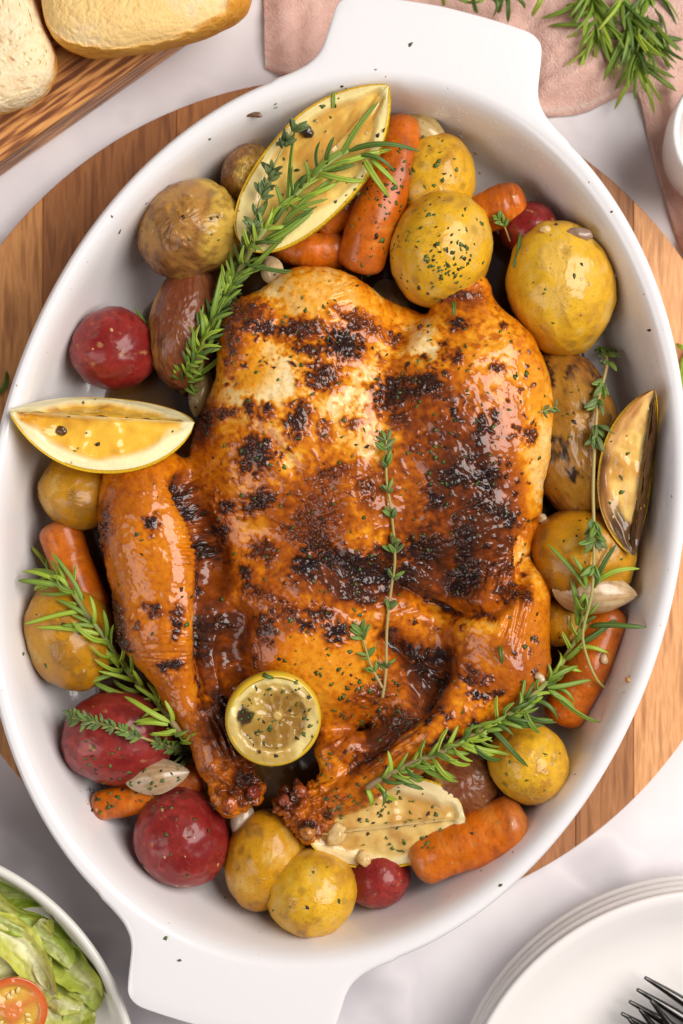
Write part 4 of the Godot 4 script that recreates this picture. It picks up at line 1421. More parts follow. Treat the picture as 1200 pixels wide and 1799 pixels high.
	# burnt crust: x, y, rx, ry, turn, darkness
	var burns := [430, 552, 44, 30, 0, 0.5, 405, 590, 18, 40, 0, 0.45, 470, 575, 40, 14, 10, 0.75, 525, 578, 55, 20, 0, 0.6, 606, 603, 36, 34, 0, 1.0, 545, 615, 36, 14, 0, 0.55, 565, 662, 36, 26, 0, 0.65, 628, 560, 40, 16, 20, 0.4,
		525, 738, 22, 36, 10, 0.75, 468, 725, 16, 14, 0, 0.5, 450, 800, 36, 34, 0, 0.85, 390, 722, 34, 9, 0, 0.55, 440, 718, 10, 18, 0, 0.65, 358, 742, 16, 34, 10, 0.55, 322, 860, 13, 26, -30, 1.0, 344, 895, 20, 12, 30, 1.0, 268, 921, 14, 18, 0, 0.85,
		455, 880, 36, 20, -30, 0.85, 397, 888, 16, 15, 0, 0.9, 385, 932, 17, 20, 0, 0.95, 368, 968, 17, 24, 0, 0.9, 368, 1020, 8, 30, 0, 0.7, 462, 966, 30, 20, 0, 0.55, 430, 1010, 12, 18, -30, 0.9, 443, 1035, 16, 12, 30, 0.6,
		585, 832, 46, 12, -20, 0.4, 560, 900, 38, 44, 0, 0.35, 515, 935, 30, 14, 30, 0.45, 560, 945, 30, 22, 0, 0.5, 640, 856, 22, 26, 0, 0.45, 540, 992, 24, 32, 20, 1.0, 610, 985, 62, 24, 10, 0.85, 655, 1008, 58, 30, 12, 1.0, 715, 1010, 22, 26, 0, 0.9, 742, 968, 36, 26, 0, 0.9, 690, 970, 30, 20, 0, 0.8, 625, 1045, 40, 16, 20, 0.7,
		690, 690, 32, 40, 25, 0.85, 752, 676, 28, 22, 20, 0.85, 720, 690, 30, 14, 0, 0.7, 800, 838, 26, 22, 0, 1.0, 852, 836, 24, 22, 0, 1.0, 825, 806, 26, 9, -20, 0.8, 766, 880, 14, 16, 0, 1.0, 888, 907, 28, 13, 30, 1.0, 850, 890, 34, 14, 20, 0.85, 855, 862, 14, 18, 0, 0.6, 818, 955, 20, 46, 5, 0.95, 815, 1020, 25, 34, 0, 1.0, 838, 1005, 12, 26, 0, 0.9, 880, 1000, 34, 20, -20, 0.45, 890, 1035, 30, 18, -20, 0.6, 905, 965, 18, 22, 0, 0.4, 925, 1040, 12, 22, 0, 0.55, 770, 1065, 40, 8, 45, 0.9, 840, 1075, 26, 10, 0, 0.55,
		842, 748, 9, 19, 10, 0.95, 838, 775, 8, 10, 0, 0.95, 795, 730, 8, 12, 0, 0.9, 868, 735, 9, 14, 0, 0.8, 858, 760, 9, 9, 0, 0.8, 805, 738, 10, 8, 0, 0.85, 790, 705, 14, 8, 0, 0.5, 805, 570, 20, 11, -10, 0.85, 800, 628, 12, 14, 0, 0.6, 778, 632, 8, 8, 0, 0.5, 872, 648, 14, 8, 0, 0.55, 885, 570, 8, 6, 0, 0.7, 932, 764, 15, 12, -50, 0.7, 695, 587, 16, 16, 0, 0.5, 660, 575, 14, 12, 0, 0.5, 668, 628, 8, 8, 0, 0.5, 815, 512, 34, 10, 0, 0.5,
		590, 1110, 22, 20, 0, 1.0, 540, 1100, 14, 12, 0, 0.95, 528, 1092, 12, 7, -30, 0.95, 565, 1078, 26, 14, 0, 0.7, 470, 1108, 18, 24, 0, 0.75, 458, 1085, 16, 12, 0, 0.55, 505, 1078, 26, 16, 0, 0.5, 480, 1050, 24, 12, 20, 0.45, 446, 1160, 6, 18, 0, 0.6, 312, 1100, 11, 13, 0, 1.0, 307, 1116, 5, 12, 10, 1.0, 298, 1170, 26, 10, -12, 0.95, 270, 1070, 20, 12, 20, 0.6, 312, 1075, 14, 16, 0, 0.55, 245, 1098, 7, 9, 0, 0.5, 365, 1100, 18, 14, 0, 0.9, 362, 1138, 15, 34, 6, 0.85, 352, 1200, 6, 34, 0, 0.9, 385, 1100, 16, 14, 0, 0.8,
		400, 1265, 18, 50, -20, 0.75, 350, 1246, 12, 10, 0, 0.6, 430, 1378, 24, 20, 0, 0.85, 440, 1400, 14, 12, 0, 0.8, 720, 1142, 40, 11, 18, 0.9, 768, 1152, 26, 10, 0, 0.95, 690, 1115, 16, 12, 0, 0.6, 745, 1175, 22, 20, 0, 0.9, 772, 1200, 12, 26, 15, 1.0, 752, 1232, 14, 8, -30, 1.0, 768, 1190, 16, 12, 0, 0.7, 838, 1196, 22, 12, 0, 0.4, 818, 1195, 7, 16, -20, 0.8, 842, 1222, 22, 6, 18, 0.9, 872, 1218, 16, 6, -15, 0.75, 834, 1180, 8, 8, 0, 0.6, 860, 1190, 8, 8, 0, 0.6, 750, 1262, 12, 8, -30, 1.0, 772, 1245, 10, 6, -30, 0.9, 786, 1257, 9, 8, 0, 0.8, 834, 1275, 11, 12, 0, 0.95, 790, 1290, 14, 8, -20, 0.9, 775, 1305, 20, 7, -10, 0.85, 812, 1300, 14, 7, 0, 0.8,
		655, 1225, 34, 18, -20, 0.35, 690, 1265, 22, 16, -40, 0.5, 640, 1335, 26, 12, -50, 0.6, 515, 1398, 20, 18, 0, 0.6, 500, 1418, 16, 14, 0, 0.8, 545, 1460, 16, 12, 0, 0.75, 575, 1440, 10, 8, 0, 0.9, 180, 930, 8, 46, 16, 0.55, 205, 1085, 9, 40, -20, 0.7, 215, 1130, 8, 30, -30, 0.75, 735, 790, 20, 10, 20, 0.4, 760, 770, 16, 12, 0, 0.4, 700, 740, 20, 14, 0, 0.35, 620, 745, 14, 10, 0, 0.3, 570, 760, 12, 20, 0, 0.3]
	for i in range(0, burns.size(), 6): burn(burns[i], burns[i + 1], burns[i + 2], burns[i + 3], burns[i + 4], burns[i + 5])
	rng.seed = 77
	for i in 190:      # small burnt specks
		var q := Vector2(rng.randf_range(380, 950), rng.randf_range(560, 1300))
		if i > 120: q = Vector2(rng.randf_range(760, 940), rng.randf_range(600, 1000))
		var r := rng.randf_range(2.5, 5.0)
		burn(q.x, q.y, r * 1.3, r, rng.randf_range(0, 180), rng.randf_range(0.5, 1.0))
	# wrinkled skin, creases
	fold(352, 930, 46, 110, 0, 1.0)
	fold(325, 860, 40, 40, 0, 0.8)
	fold(300, 1150, 60, 60, 0, 0.4)
	fold(395, 1280, 36, 90, -20, 1.4)
	fold(900, 1080, 40, 80, 0, 0.8)
	fold(860, 1000, 90, 60, 0, 0.6)
	fold(800, 900, 110, 110, 0, 0.45)
	fold(680, 1310, 80, 40, -45, 1.3)
	fold(600, 1330, 40, 40, 0, 0.9)
	fold(560, 1420, 70, 40, -35, 1.0)
	fold(600, 880, 100, 100, 0, 0.5)
	fold(620, 530, 40, 60, -40, 0.7)
	fold(700, 1060, 90, 30, 20, 0.5)
	crease([Vector2(318, 850), Vector2(345, 905), Vector2(372, 970), Vector2(366, 1070), Vector2(362, 1150), Vector2(352, 1225)], 0.0100, 19)
	crease([Vector2(955, 930), Vector2(925, 960), Vector2(920, 1030), Vector2(850, 1080), Vector2(780, 1075), Vector2(710, 1035)], 0.0075, 14)
	crease([Vector2(690, 1135), Vector2(765, 1165), Vector2(745, 1225), Vector2(670, 1310), Vector2(600, 1360)], 0.0085, 24)
	crease([Vector2(420, 1085), Vector2(400, 1150), Vector2(420, 1210)], 0.006, 24)
	crease([Vector2(700, 585), Vector2(672, 700), Vector2(650, 860)], 0.0022, 28)
	crease([Vector2(455, 575), Vector2(560, 590), Vector2(650, 600)], 0.0016, 16)
	crease([Vector2(700, 640), Vector2(790, 590), Vector2(860, 600)], 0.0015, 14)
	crease([Vector2(560, 690), Vector2(600, 660), Vector2(650, 668), Vector2(690, 640)], 0.0018, 12)
	crease([Vector2(470, 1000), Vector2(520, 1060), Vector2(600, 1075), Vector2(680, 1130)], 0.0016, 14)
	crease([Vector2(400, 740), Vector2(470, 760), Vector2(520, 830)], 0.0012, 12)
	crease([Vector2(740, 760), Vector2(820, 780), Vector2(860, 860)], 0.0014, 14)
	crease([Vector2(818, 1180), Vector2(830, 1215), Vector2(870, 1225)], 0.0015, 8)
	crease([Vector2(560, 970), Vector2(640, 1000), Vector2(720, 1020)], 0.0014, 16)

func sample(a: PackedFloat32Array, x: float, y: float) -> float:
	var fx := clampf((x - MX) / MS, 0.0, MW - 1.01)
	var fy := clampf((y - MY) / MS, 0.0, MH - 1.01)
	var i := int(fx)
	var j := int(fy)
	fx -= i
	fy -= j
	var k := j * MW + i
	return lerpf(lerpf(a[k], a[k + 1], fx), lerpf(a[k + MW], a[k + MW + 1], fx), fy)

var crumb_spots := []       # [position, normal, darkness]

func dress(v: PackedVector3Array, idx: PackedInt32Array, amount: float) -> PackedColorArray:   # relief and colour of roast skin
	var n := normals_of(v, idx)
	var cols := PackedColorArray()
	cols.resize(v.size())
	var k := UNIT * (CAM_H - 0.078)
	rng.seed = 5
	for i in v.size():
		var p := v[i]
		var x := p.x / k + 600.0
		var y := p.z / k + 899.5
		var w1 := noise_a.get_noise_2d(x * 0.9, y * 0.9)
		var w2 := noise_a.get_noise_2d(x * 0.9 + 500, y * 0.9)
		var w3 := noise_b.get_noise_2d(x * 1.6, y * 1.6)
		var w4 := noise_b.get_noise_2d(x * 1.6 + 700, y * 1.6)
		var wx := x + w1 * 22.0 + w3 * 9.0
		var wy := y + w2 * 22.0 + w4 * 9.0
		var g := noise_b.get_noise_3d(p.x * 12000, p.y * 12000, p.z * 12000)
		var f := noise_c.get_noise_3d(p.x * 1000, p.y * 1000, p.z * 1000)
		var up := n[i].y
		var g2 := noise_b.get_noise_3d(p.x * 21000, p.y * 21000, p.z * 21000)
		var c := sample(map_crust, x + w3 * 10.0, y + w4 * 10.0)
		var dk := sample(map_dark, x + w3 * 6.0, y + w4 * 6.0)
		var top := sstep(-0.15, 0.3, up)
		var cc := c * 0.95 + g * 0.45 + g2 * 0.28 + f * 0.25 + w3 * 0.4
		var m := sstep(-0.25, 0.55, cc) * top * sstep(-0.9, -0.1, c)
		var rough := 1.0 - sample(map_calm, x, y)
		var base := sample(map_done, wx, wy) + w1 * 0.11 + (w3 * 0.15 + w4 * 0.06 + g * 0.05) * rough
		base += sstep(-1.0, 0.1, c) * 0.09 * top * rough
		base = clampf(base + 0.025, 0.0, 0.86)
		var blister := sstep(0.3, 0.52, f + w3 * 0.4 + base * 0.25)
		base = lerpf(base, maxf(base, 0.70), blister * 0.42 * rough)
		base = lerpf(base, maxf(base, 0.62 + 0.08 * g), sstep(-0.8, 0.15, c + 0.3 * w3 + 0.25 * g + 0.2 * g2) * 0.75 * top)
		var done := lerpf(base, maxf(base, 0.58 + 0.44 * dk + 0.2 * minf(0.0, g * 1.5) + 0.1 * minf(c, 0.5)), m)
		var col := browning(done)
		var lum := 1.0 + g2 * 0.12
		cols[i] = Color(clampf(col.r * lum, 0, 0.92), clampf(col.g * lum, 0, 0.9), clampf(col.b * lum, 0, 0.9))
		# relief
		var fo := sample(map_fold, x, y)
		var ridge := 0.0
		if fo > 0.01:
			var along := y if (x < 375 and y < 1230) else (x * 0.35 + y) * 0.5
			var across := x if (x < 375 and y < 1230) else x - y * 0.25
			if x < 460 and y > 1180:
				along = (x * 0.93 - y * 0.37)
				across = (x * 0.37 + y * 0.93)
			elif x > 540 and y > 1260 and x < 760:
				along = (x * 0.6 + y * 0.8)
				across = (x * 0.8 - y * 0.6)
			elif x > 850 and y > 1000:
				along = x * 0.9 + y * 0.3
				across = y * 0.9 - x * 0.3
			ridge = (1.0 - absf(noise_a.get_noise_2d(across * 0.55, along * 6.0 + w1 * 14.0)) * 3.2) * fo
		var h := -sample(map_dent, x + w1 * 8.0, y + w2 * 8.0) * sstep(-0.1, 0.4, up)
		h += ridge * 0.0011 + w1 * 0.0011 + w3 * 0.0002 + g * 0.00002 + blister * 0.00016
		h += m * (0.0003 + 0.0009 * maxf(0.0, g + 0.15) + 0.0004 * f + 0.0003 * g2)
		var tip := maxf(1.0 - Vector2(x - 418, y - 1385).length() / 75.0, 1.0 - Vector2(x - 530, y - 1430).length() / 80.0)
		if tip > 0.0: h += sstep(0.0, 0.6, tip) * (0.0034 * w3 + 0.0018 * w4 + 0.0007 * g)
		v[i] = p + n[i] * h * amount
		if m > 0.7 and dk > 0.4 and up > 0.3 and rng.randf() < 0.03: crumb_spots.append([v[i], n[i], dk])
	return cols

func mesh_of(list: Array, cell: float, k: float, amount: float) -> ArrayMesh:
	var lo := Vector3(9, 9, 9)
	var hi := -lo
	for q in list:
		var ends: Array = [[q.c, maxf(q.r.x, maxf(q.r.y, q.r.z))]] if q.t == 0 else [[q.a, q.ra], [q.a + q.d, q.rb]]
		for e in ends:
			var r: Vector3 = Vector3.ONE * (float(e[1]) + 0.004)
			lo = lo.min(e[0] - r)
			hi = hi.max(e[0] + r)
	lo.y = maxf(lo.y, 0.008)
	hi.y = minf(hi.y, 0.112)
	var net := nets(list, lo, hi, cell, k)
	var v: PackedVector3Array = net[0]
	var idx: PackedInt32Array = net[1]
	# make the front faces run clockwise before the normals are used
	var s := 0.0
	for i in range(0, idx.size(), 3): s += v[idx[i]].dot(v[idx[i + 2]].cross(v[idx[i + 1]]))
	if s < 0: idx = flip(idx)
	for i in v.size():
		if v[i].y < 0.0262: v[i] = Vector3(v[i].x, 0.0262 + (v[i].y - 0.0262) * 0.05, v[i].z)
	var kept := PackedInt32Array()      # the hidden base on the dish floor stays open
	for i in range(0, idx.size(), 3):
		if maxf(v[idx[i]].y, maxf(v[idx[i + 1]].y, v[idx[i + 2]].y)) > 0.0275: kept.append_array(idx.slice(i, i + 3))
	idx = kept
	for lvl in 2:
		var sd := subdivide(v, idx)
		v = sd[0]
		idx = sd[1]
	var cols := dress(v, idx, amount)
	return build(v, idx, mats.skin, cols)

func make_chicken() -> void:
	paint_maps()
	var o := thing("roast_chicken", "whole roast chicken with glossy browned skin and burnt herb crust in the dish", "roast chicken")
	prims = []
	# trunk and breasts
	ell(610, 870, 0.048, 285, 350, 0.024, 8)
	ell(803, 765, 0.058, 170, 230, 0.031, 12)
	ell(840, 900, 0.052, 110, 130, 0.030, 10)
	ell(535, 740, 0.057, 165, 225, 0.029, 14)
	ell(640, 840, 0.060, 110, 230, 0.027, 10)
	ell(540, 1085, 0.050, 165, 190, 0.030, 8)
	ell(605, 1200, 0.041, 110, 85, 0.023, -15)
	ell(720, 1180, 0.046, 95, 70, 0.022, -30)
	# neck, shoulders
	ell(560, 545, 0.058, 100, 78, 0.020, 10)
	ell(450, 600, 0.056, 68, 90, 0.022, 15)
	limb([840, 620, 0.058, 86], [812, 535, 0.056, 48])
	limb([790, 520, 0.058, 24], [838, 507, 0.058, 22])
	limb([640, 545, 0.054, 34], [655, 600, 0.056, 44])
	# left thigh and drumstick
	ell(278, 960, 0.055, 96, 190, 0.028, -14)
	limb([262, 860, 0.052, 74], [300, 1090, 0.056, 92])
	limb([300, 1090, 0.056, 90], [352, 1225, 0.057, 60])
	limb([352, 1225, 0.057, 56], [392, 1335, 0.057, 40])
	limb([392, 1335, 0.057, 40], [414, 1388, 0.057, 38])
	limb([418, 1385, 0.058, 34], [436, 1385, 0.058, 26])
	limb([400, 1400, 0.056, 26], [402, 1412, 0.056, 22])
	# right thigh and drumstick
	ell(870, 1090, 0.056, 92, 130, 0.028, 10)
	limb([885, 1060, 0.058, 72], [878, 1170, 0.060, 80])
	limb([878, 1170, 0.060, 80], [765, 1272, 0.062, 66])
	limb([760, 1270, 0.059, 68], [620, 1372, 0.058, 46])
	limb([620, 1372, 0.058, 42], [540, 1425, 0.057, 36])
	limb([520, 1405, 0.057, 30], [508, 1410, 0.057, 26])
	limb([552, 1445, 0.056, 30], [546, 1462, 0.056, 24])
	limb([610, 1330, 0.058, 40], [585, 1320, 0.056, 34])
	var mesh := mesh_of(prims, 0.0023, 0.0075, 1.0)
	put("body", mesh, o)
	hm_splat(mesh)
	# grains of burnt spice on the skin
	var ico := SphereMesh.new()
	ico.radius = 0.5
	ico.height = 1.0
	ico.radial_segments = 8
	ico.rings = 4
	ico.material = mats.crust
	var mm := MultiMesh.new()
	mm.transform_format = MultiMesh.TRANSFORM_3D
	mm.use_colors = true
	mm.mesh = ico
	mm.instance_count = crumb_spots.size()
	rng.seed = 31
	for i in crumb_spots.size():
		var q = crumb_spots[i]
		var s := rng.randf_range(0.0008, 0.0022)
		var b := Basis.from_euler(Vector3(rng.randf() * 6, rng.randf() * 6, rng.randf() * 6)).scaled_local(Vector3(s * rng.randf_range(0.8, 1.5), s * 0.8, s))
		mm.set_instance_transform(i, Transform3D(b, q[0] + q[1] * s * 0.02))
		var d: float = clampf(q[2] + rng.randf_range(-0.6, 0.1), 0.0, 1.0)
		mm.set_instance_color(i, mixc(Color(0.20, 0.045, 0.011), Color(0.014, 0.009, 0.008), d))
	var mi := MultiMeshInstance3D.new()
	mi.multimesh = mm
	mi.name = "spice_crust"
	mi.set_meta("kind", "stuff")
	o.add_child(mi, true)
	# knuckle ends
	for q in [[405, 1413, 15, Color(0.55, 0.14, 0.03)], [444, 1392, 13, Color(0.20, 0.03, 0.015)], [541, 1462, 14, Color(0.50, 0.20, 0.04)], [503, 1408, 13, Color(0.30, 0.07, 0.03)], [527, 1390, 12, Color(0.34, 0.08, 0.02)]]:
		var at := on_top(q[0], q[1], -0.0012)
		var v := PackedVector3Array()
		var c := PackedColorArray()
		for j in 20:
			for i in 28:
				var d := Vector3(sin(PI * (j + 0.02) / 19.04) * cos(TAU * i / 28), cos(PI * (j + 0.02) / 19.04), sin(PI * (j + 0.02) / 19.04) * sin(TAU * i / 28))
				var nn := noise_a.get_noise_3d(d.x * 70 + q[0], d.y * 70, d.z * 70)
				v.append(d * q[2] * 0.00027 * (1.0 + nn * 0.4))
				c.append(mixc(q[3], Color(0.08, 0.02, 0.01), nn * 1.4 + 0.2))
		put("knuckle", build(v, grid_idx(28, 20, true), mats.skin, c), o, Transform3D(Basis(), at))

# ---- herbs
var needle_shapes := []
var leaf_shapes := []

func blade(width_at: Callable, bow: float, sway: float, m: Material, col: Color, under: Color, crease: float) -> ArrayMesh:   # one unit long along z, about one unit wide
	var v := PackedVector3Array()
	var c := PackedColorArray()
	var n := 9
	var ring := [[-0.5, -0.02], [-0.36, 0.2], [-0.12, 0.2], [0.0, 0.2 - crease], [0.12, 0.2], [0.36, 0.2], [0.5, -0.02], [0.2, -0.14], [-0.2, -0.14]]
	for j in n:
		var t := j / (n - 1.0)
		var w: float = width_at.call(t)
		for q in ring:
			v.append(Vector3(q[0] * w + sway * sin(t * PI * 0.5) * t, q[1] * w + bow * t * (1.0 - t) * 4.0, t))
			c.append(mixc(under, col, (q[1] + 0.14) / 0.2) if q[0] != 0.0 else mixc(col, under, 0.55))
	return build(v, grid_idx(ring.size(), n, true), m, c)

func make_herb_shapes() -> void:
	var needle := func(t: float) -> float: return minf(1.0, 0.45 + t * 5.0) * (1.0 - 0.25 * t) * sqrt(maxf(0.04, 1.0 - pow(t, 9.0)))
	var leaf := func(t: float) -> float: return 0.12 + 0.9 * pow(sin(PI * clampf(t * 0.93 + 0.05, 0.0, 1.0)), 0.75)
	for tone_ in [[Color(0.15, 0.25, 0.018), Color(0.40, 0.50, 0.12)], [Color(0.28, 0.40, 0.022), Color(0.55, 0.62, 0.16)], [Color(0.06, 0.125, 0.012), Color(0.22, 0.30, 0.06)]]:
		for b in [[1.0, 0.0], [0.6, 1.2], [1.4, -1.4]]:
			needle_shapes.append(blade(needle, b[0], b[1], mats.herb, tone_[0], tone_[1], 0.17))
	for tone_ in [[Color(0.115, 0.17, 0.05), Color(0.28, 0.33, 0.14)], [Color(0.15, 0.25, 0.04), Color(0.26, 0.36, 0.10)], [Color(0.055, 0.085, 0.026), Color(0.14, 0.17, 0.07)]]:
		for b in [[0.2, 0.0], [0.35, 0.3], [-0.1, -0.3]]:
			leaf_shapes.append(blade(leaf, b[0], b[1], mats.herb, tone_[0], tone_[1], 0.22))

func place_blade(shape: Mesh, called: String, parent: Node3D, a: Vector3, b: Vector3, w: float, roll := 0.0) -> void:
	var z := b - a
	var l := z.length()
	if l < 0.0005: return
	z /= l
	var x := Vector3.UP.cross(z)
	x = x.normalized() if x.length() > 0.05 else Vector3.RIGHT
	var y := z.cross(x)
	var bs := Basis(x, y, z) * Basis(Vector3(0, 0, 1), roll)
	put(called, shape, parent, Transform3D(bs.scaled_local(Vector3(w, w, l)), a - parent.position))

func stem_line(pts: Array, lift: float, steps: int, sag := 0.5) -> PackedVector3Array:     # pts of pixels laid over whatever is there
	var raw := []
	for q in pts: raw.append(on_top(q[0], q[1], lift + (q[2] if q.size() > 2 else 0.0)))
	# a stiff stem bridges the hollows
	for pass_ in 3:
		var nxt := raw.duplicate()
		for i in range(1, raw.size() - 1):
			var y: float = maxf(raw[i].y, lerpf(raw[i].y, (raw[i - 1].y + raw[i + 1].y) * 0.5, sag))
			nxt[i] = P(pts[i][0], pts[i][1], y)
		raw = nxt
	return spline(raw, steps)

func rosemary(label: String, pts: Array, lift: float, needles: Array, extra: Array, r0: float, r1: float, s: int, tones: Array, group := "") -> Node3D:
	# needles: flat list base x, base y, tip x, tip y; extra: [from, to, count, length px] grown along the stem
	var line := stem_line(pts, lift, 40)
	var o := thing("rosemary_sprig", label, "rosemary", line[0], group)
	rng.seed = s
	var rad := PackedFloat32Array()
	var cols := PackedColorArray()
	var rel := PackedVector3Array()
	for i in line.size():
		var t := i / (line.size() - 1.0)
		rad.append(lerpf(r0, r1, t) * 0.00027)
		cols.append(mixc(Color(0.26, 0.17, 0.085), Color(0.25, 0.32, 0.07), t * 1.1 + rng.randf_range(-0.1, 0.1)))
		rel.append(line[i] - line[0])
	put("stem", tube(rel, rad, 8, mats.stem, cols), o)
	for i in range(0, needles.size(), 4):
		var best := line[0]
		var bd := 1e9
		for p in line:
			var q := P(needles[i], needles[i + 1], p.y)
			if q.distance_squared_to(p) < bd:
				bd = q.distance_squared_to(p)
				best = p
		var a := P(needles[i], needles[i + 1], best.y + rng.randf_range(-0.0004, 0.0014))
		var ty := clampf(on_top(needles[i + 2], needles[i + 3], 0.0015).y, a.y - 0.004, a.y + 0.006) + rng.randf_range(0.0, 0.003)
		var b := P(needles[i + 2], needles[i + 3], ty)
		place_blade(needle_shapes[tones[rng.randi() % tones.size()] * 3 + rng.randi() % 3], "needle", o, a, b, rng.randf_range(0.0024, 0.0034), rng.randf_range(-0.7, 0.7))
	for e in extra:
		for k in int(e[2]):
			var t: float = lerpf(e[0], e[1], (k + rng.randf()) / e[2])
			var i := clampi(int(t * (line.size() - 1)), 0, line.size() - 2)
			var d := (line[i + 1] - line[i]).normalized()
			var side := d.cross(Vector3.UP).normalized() * (1.0 if k % 2 == 0 else -1.0)
			var l: float = e[3] * 0.00027 * rng.randf_range(0.7, 1.15)
			var b := line[i] + (d * rng.randf_range(0.6, 1.1) + side * rng.randf_range(0.25, 0.75) + Vector3.UP * rng.randf_range(-0.1, 0.5)).normalized() * l
			b.y = maxf(b.y, height(b.x, b.z) + 0.001)
			place_blade(needle_shapes[tones[rng.randi() % tones.size()] * 3 + rng.randi() % 3], "needle", o, line[i], b, rng.randf_range(0.0020, 0.0029), rng.randf_range(-0.9, 0.9))
	return o

func thyme(label: String, pts: Array, lift: float, nodes: Array, leaf_px: float, per: int, r: float, s: int, tones: Array, sag := 0.5) -> Node3D:
	# nodes: shares of the stem where leaves sit
	var line := stem_line(pts, lift, 44, sag)
	var o := thing("thyme_sprig", label, "thyme", line[0])
	rng.seed = s
	var rad := PackedFloat32Array()
	var cols := PackedColorArray()
	var rel := PackedVector3Array()
	for i in line.size():
		var t := i / (line.size() - 1.0)
		rad.append(r * lerpf(1.0, 0.7, t) * 0.00027)
		cols.append(mixc(Color(0.42, 0.30, 0.12), Color(0.36, 0.34, 0.09), t))
		rel.append(line[i] - line[0])
	put("stem", tube(rel, rad, 7, mats.stem, cols), o)
	for t: float in nodes:
		var i := clampi(int(t * (line.size() - 1)), 0, line.size() - 2)
		var d := (line[i + 1] - line[i]).normalized()
		var side := d.cross(Vector3.UP).normalized()
		for k in per:
			var l := leaf_px * 0.00027 * rng.randf_range(0.65, 1.15)
			var sgn := 1.0 if k % 2 == 0 else -1.0
			var dir := (d * rng.randf_range(0.35, 1.3) + side * sgn * rng.randf_range(0.25, 1.0) + Vector3.UP * rng.randf_range(-0.15, 0.8)).normalized()
			var a := line[i] + d * rng.randf_range(-0.0012, 0.0012)
			var b := a + dir * l
			b.y = maxf(b.y, height(b.x, b.z) + 0.0006)
			place_blade(leaf_shapes[tones[rng.randi() % tones.size()] * 3 + rng.randi() % 3], "leaf", o, a, b, l * rng.randf_range(0.30, 0.42), rng.randf_range(-0.8, 0.8))
	return o

func spread(from: float, to: float, n: int) -> Array:
	var out := []
	for i in n: out.append(lerpf(from, to, i / maxf(1.0, n - 1.0)))
	return out

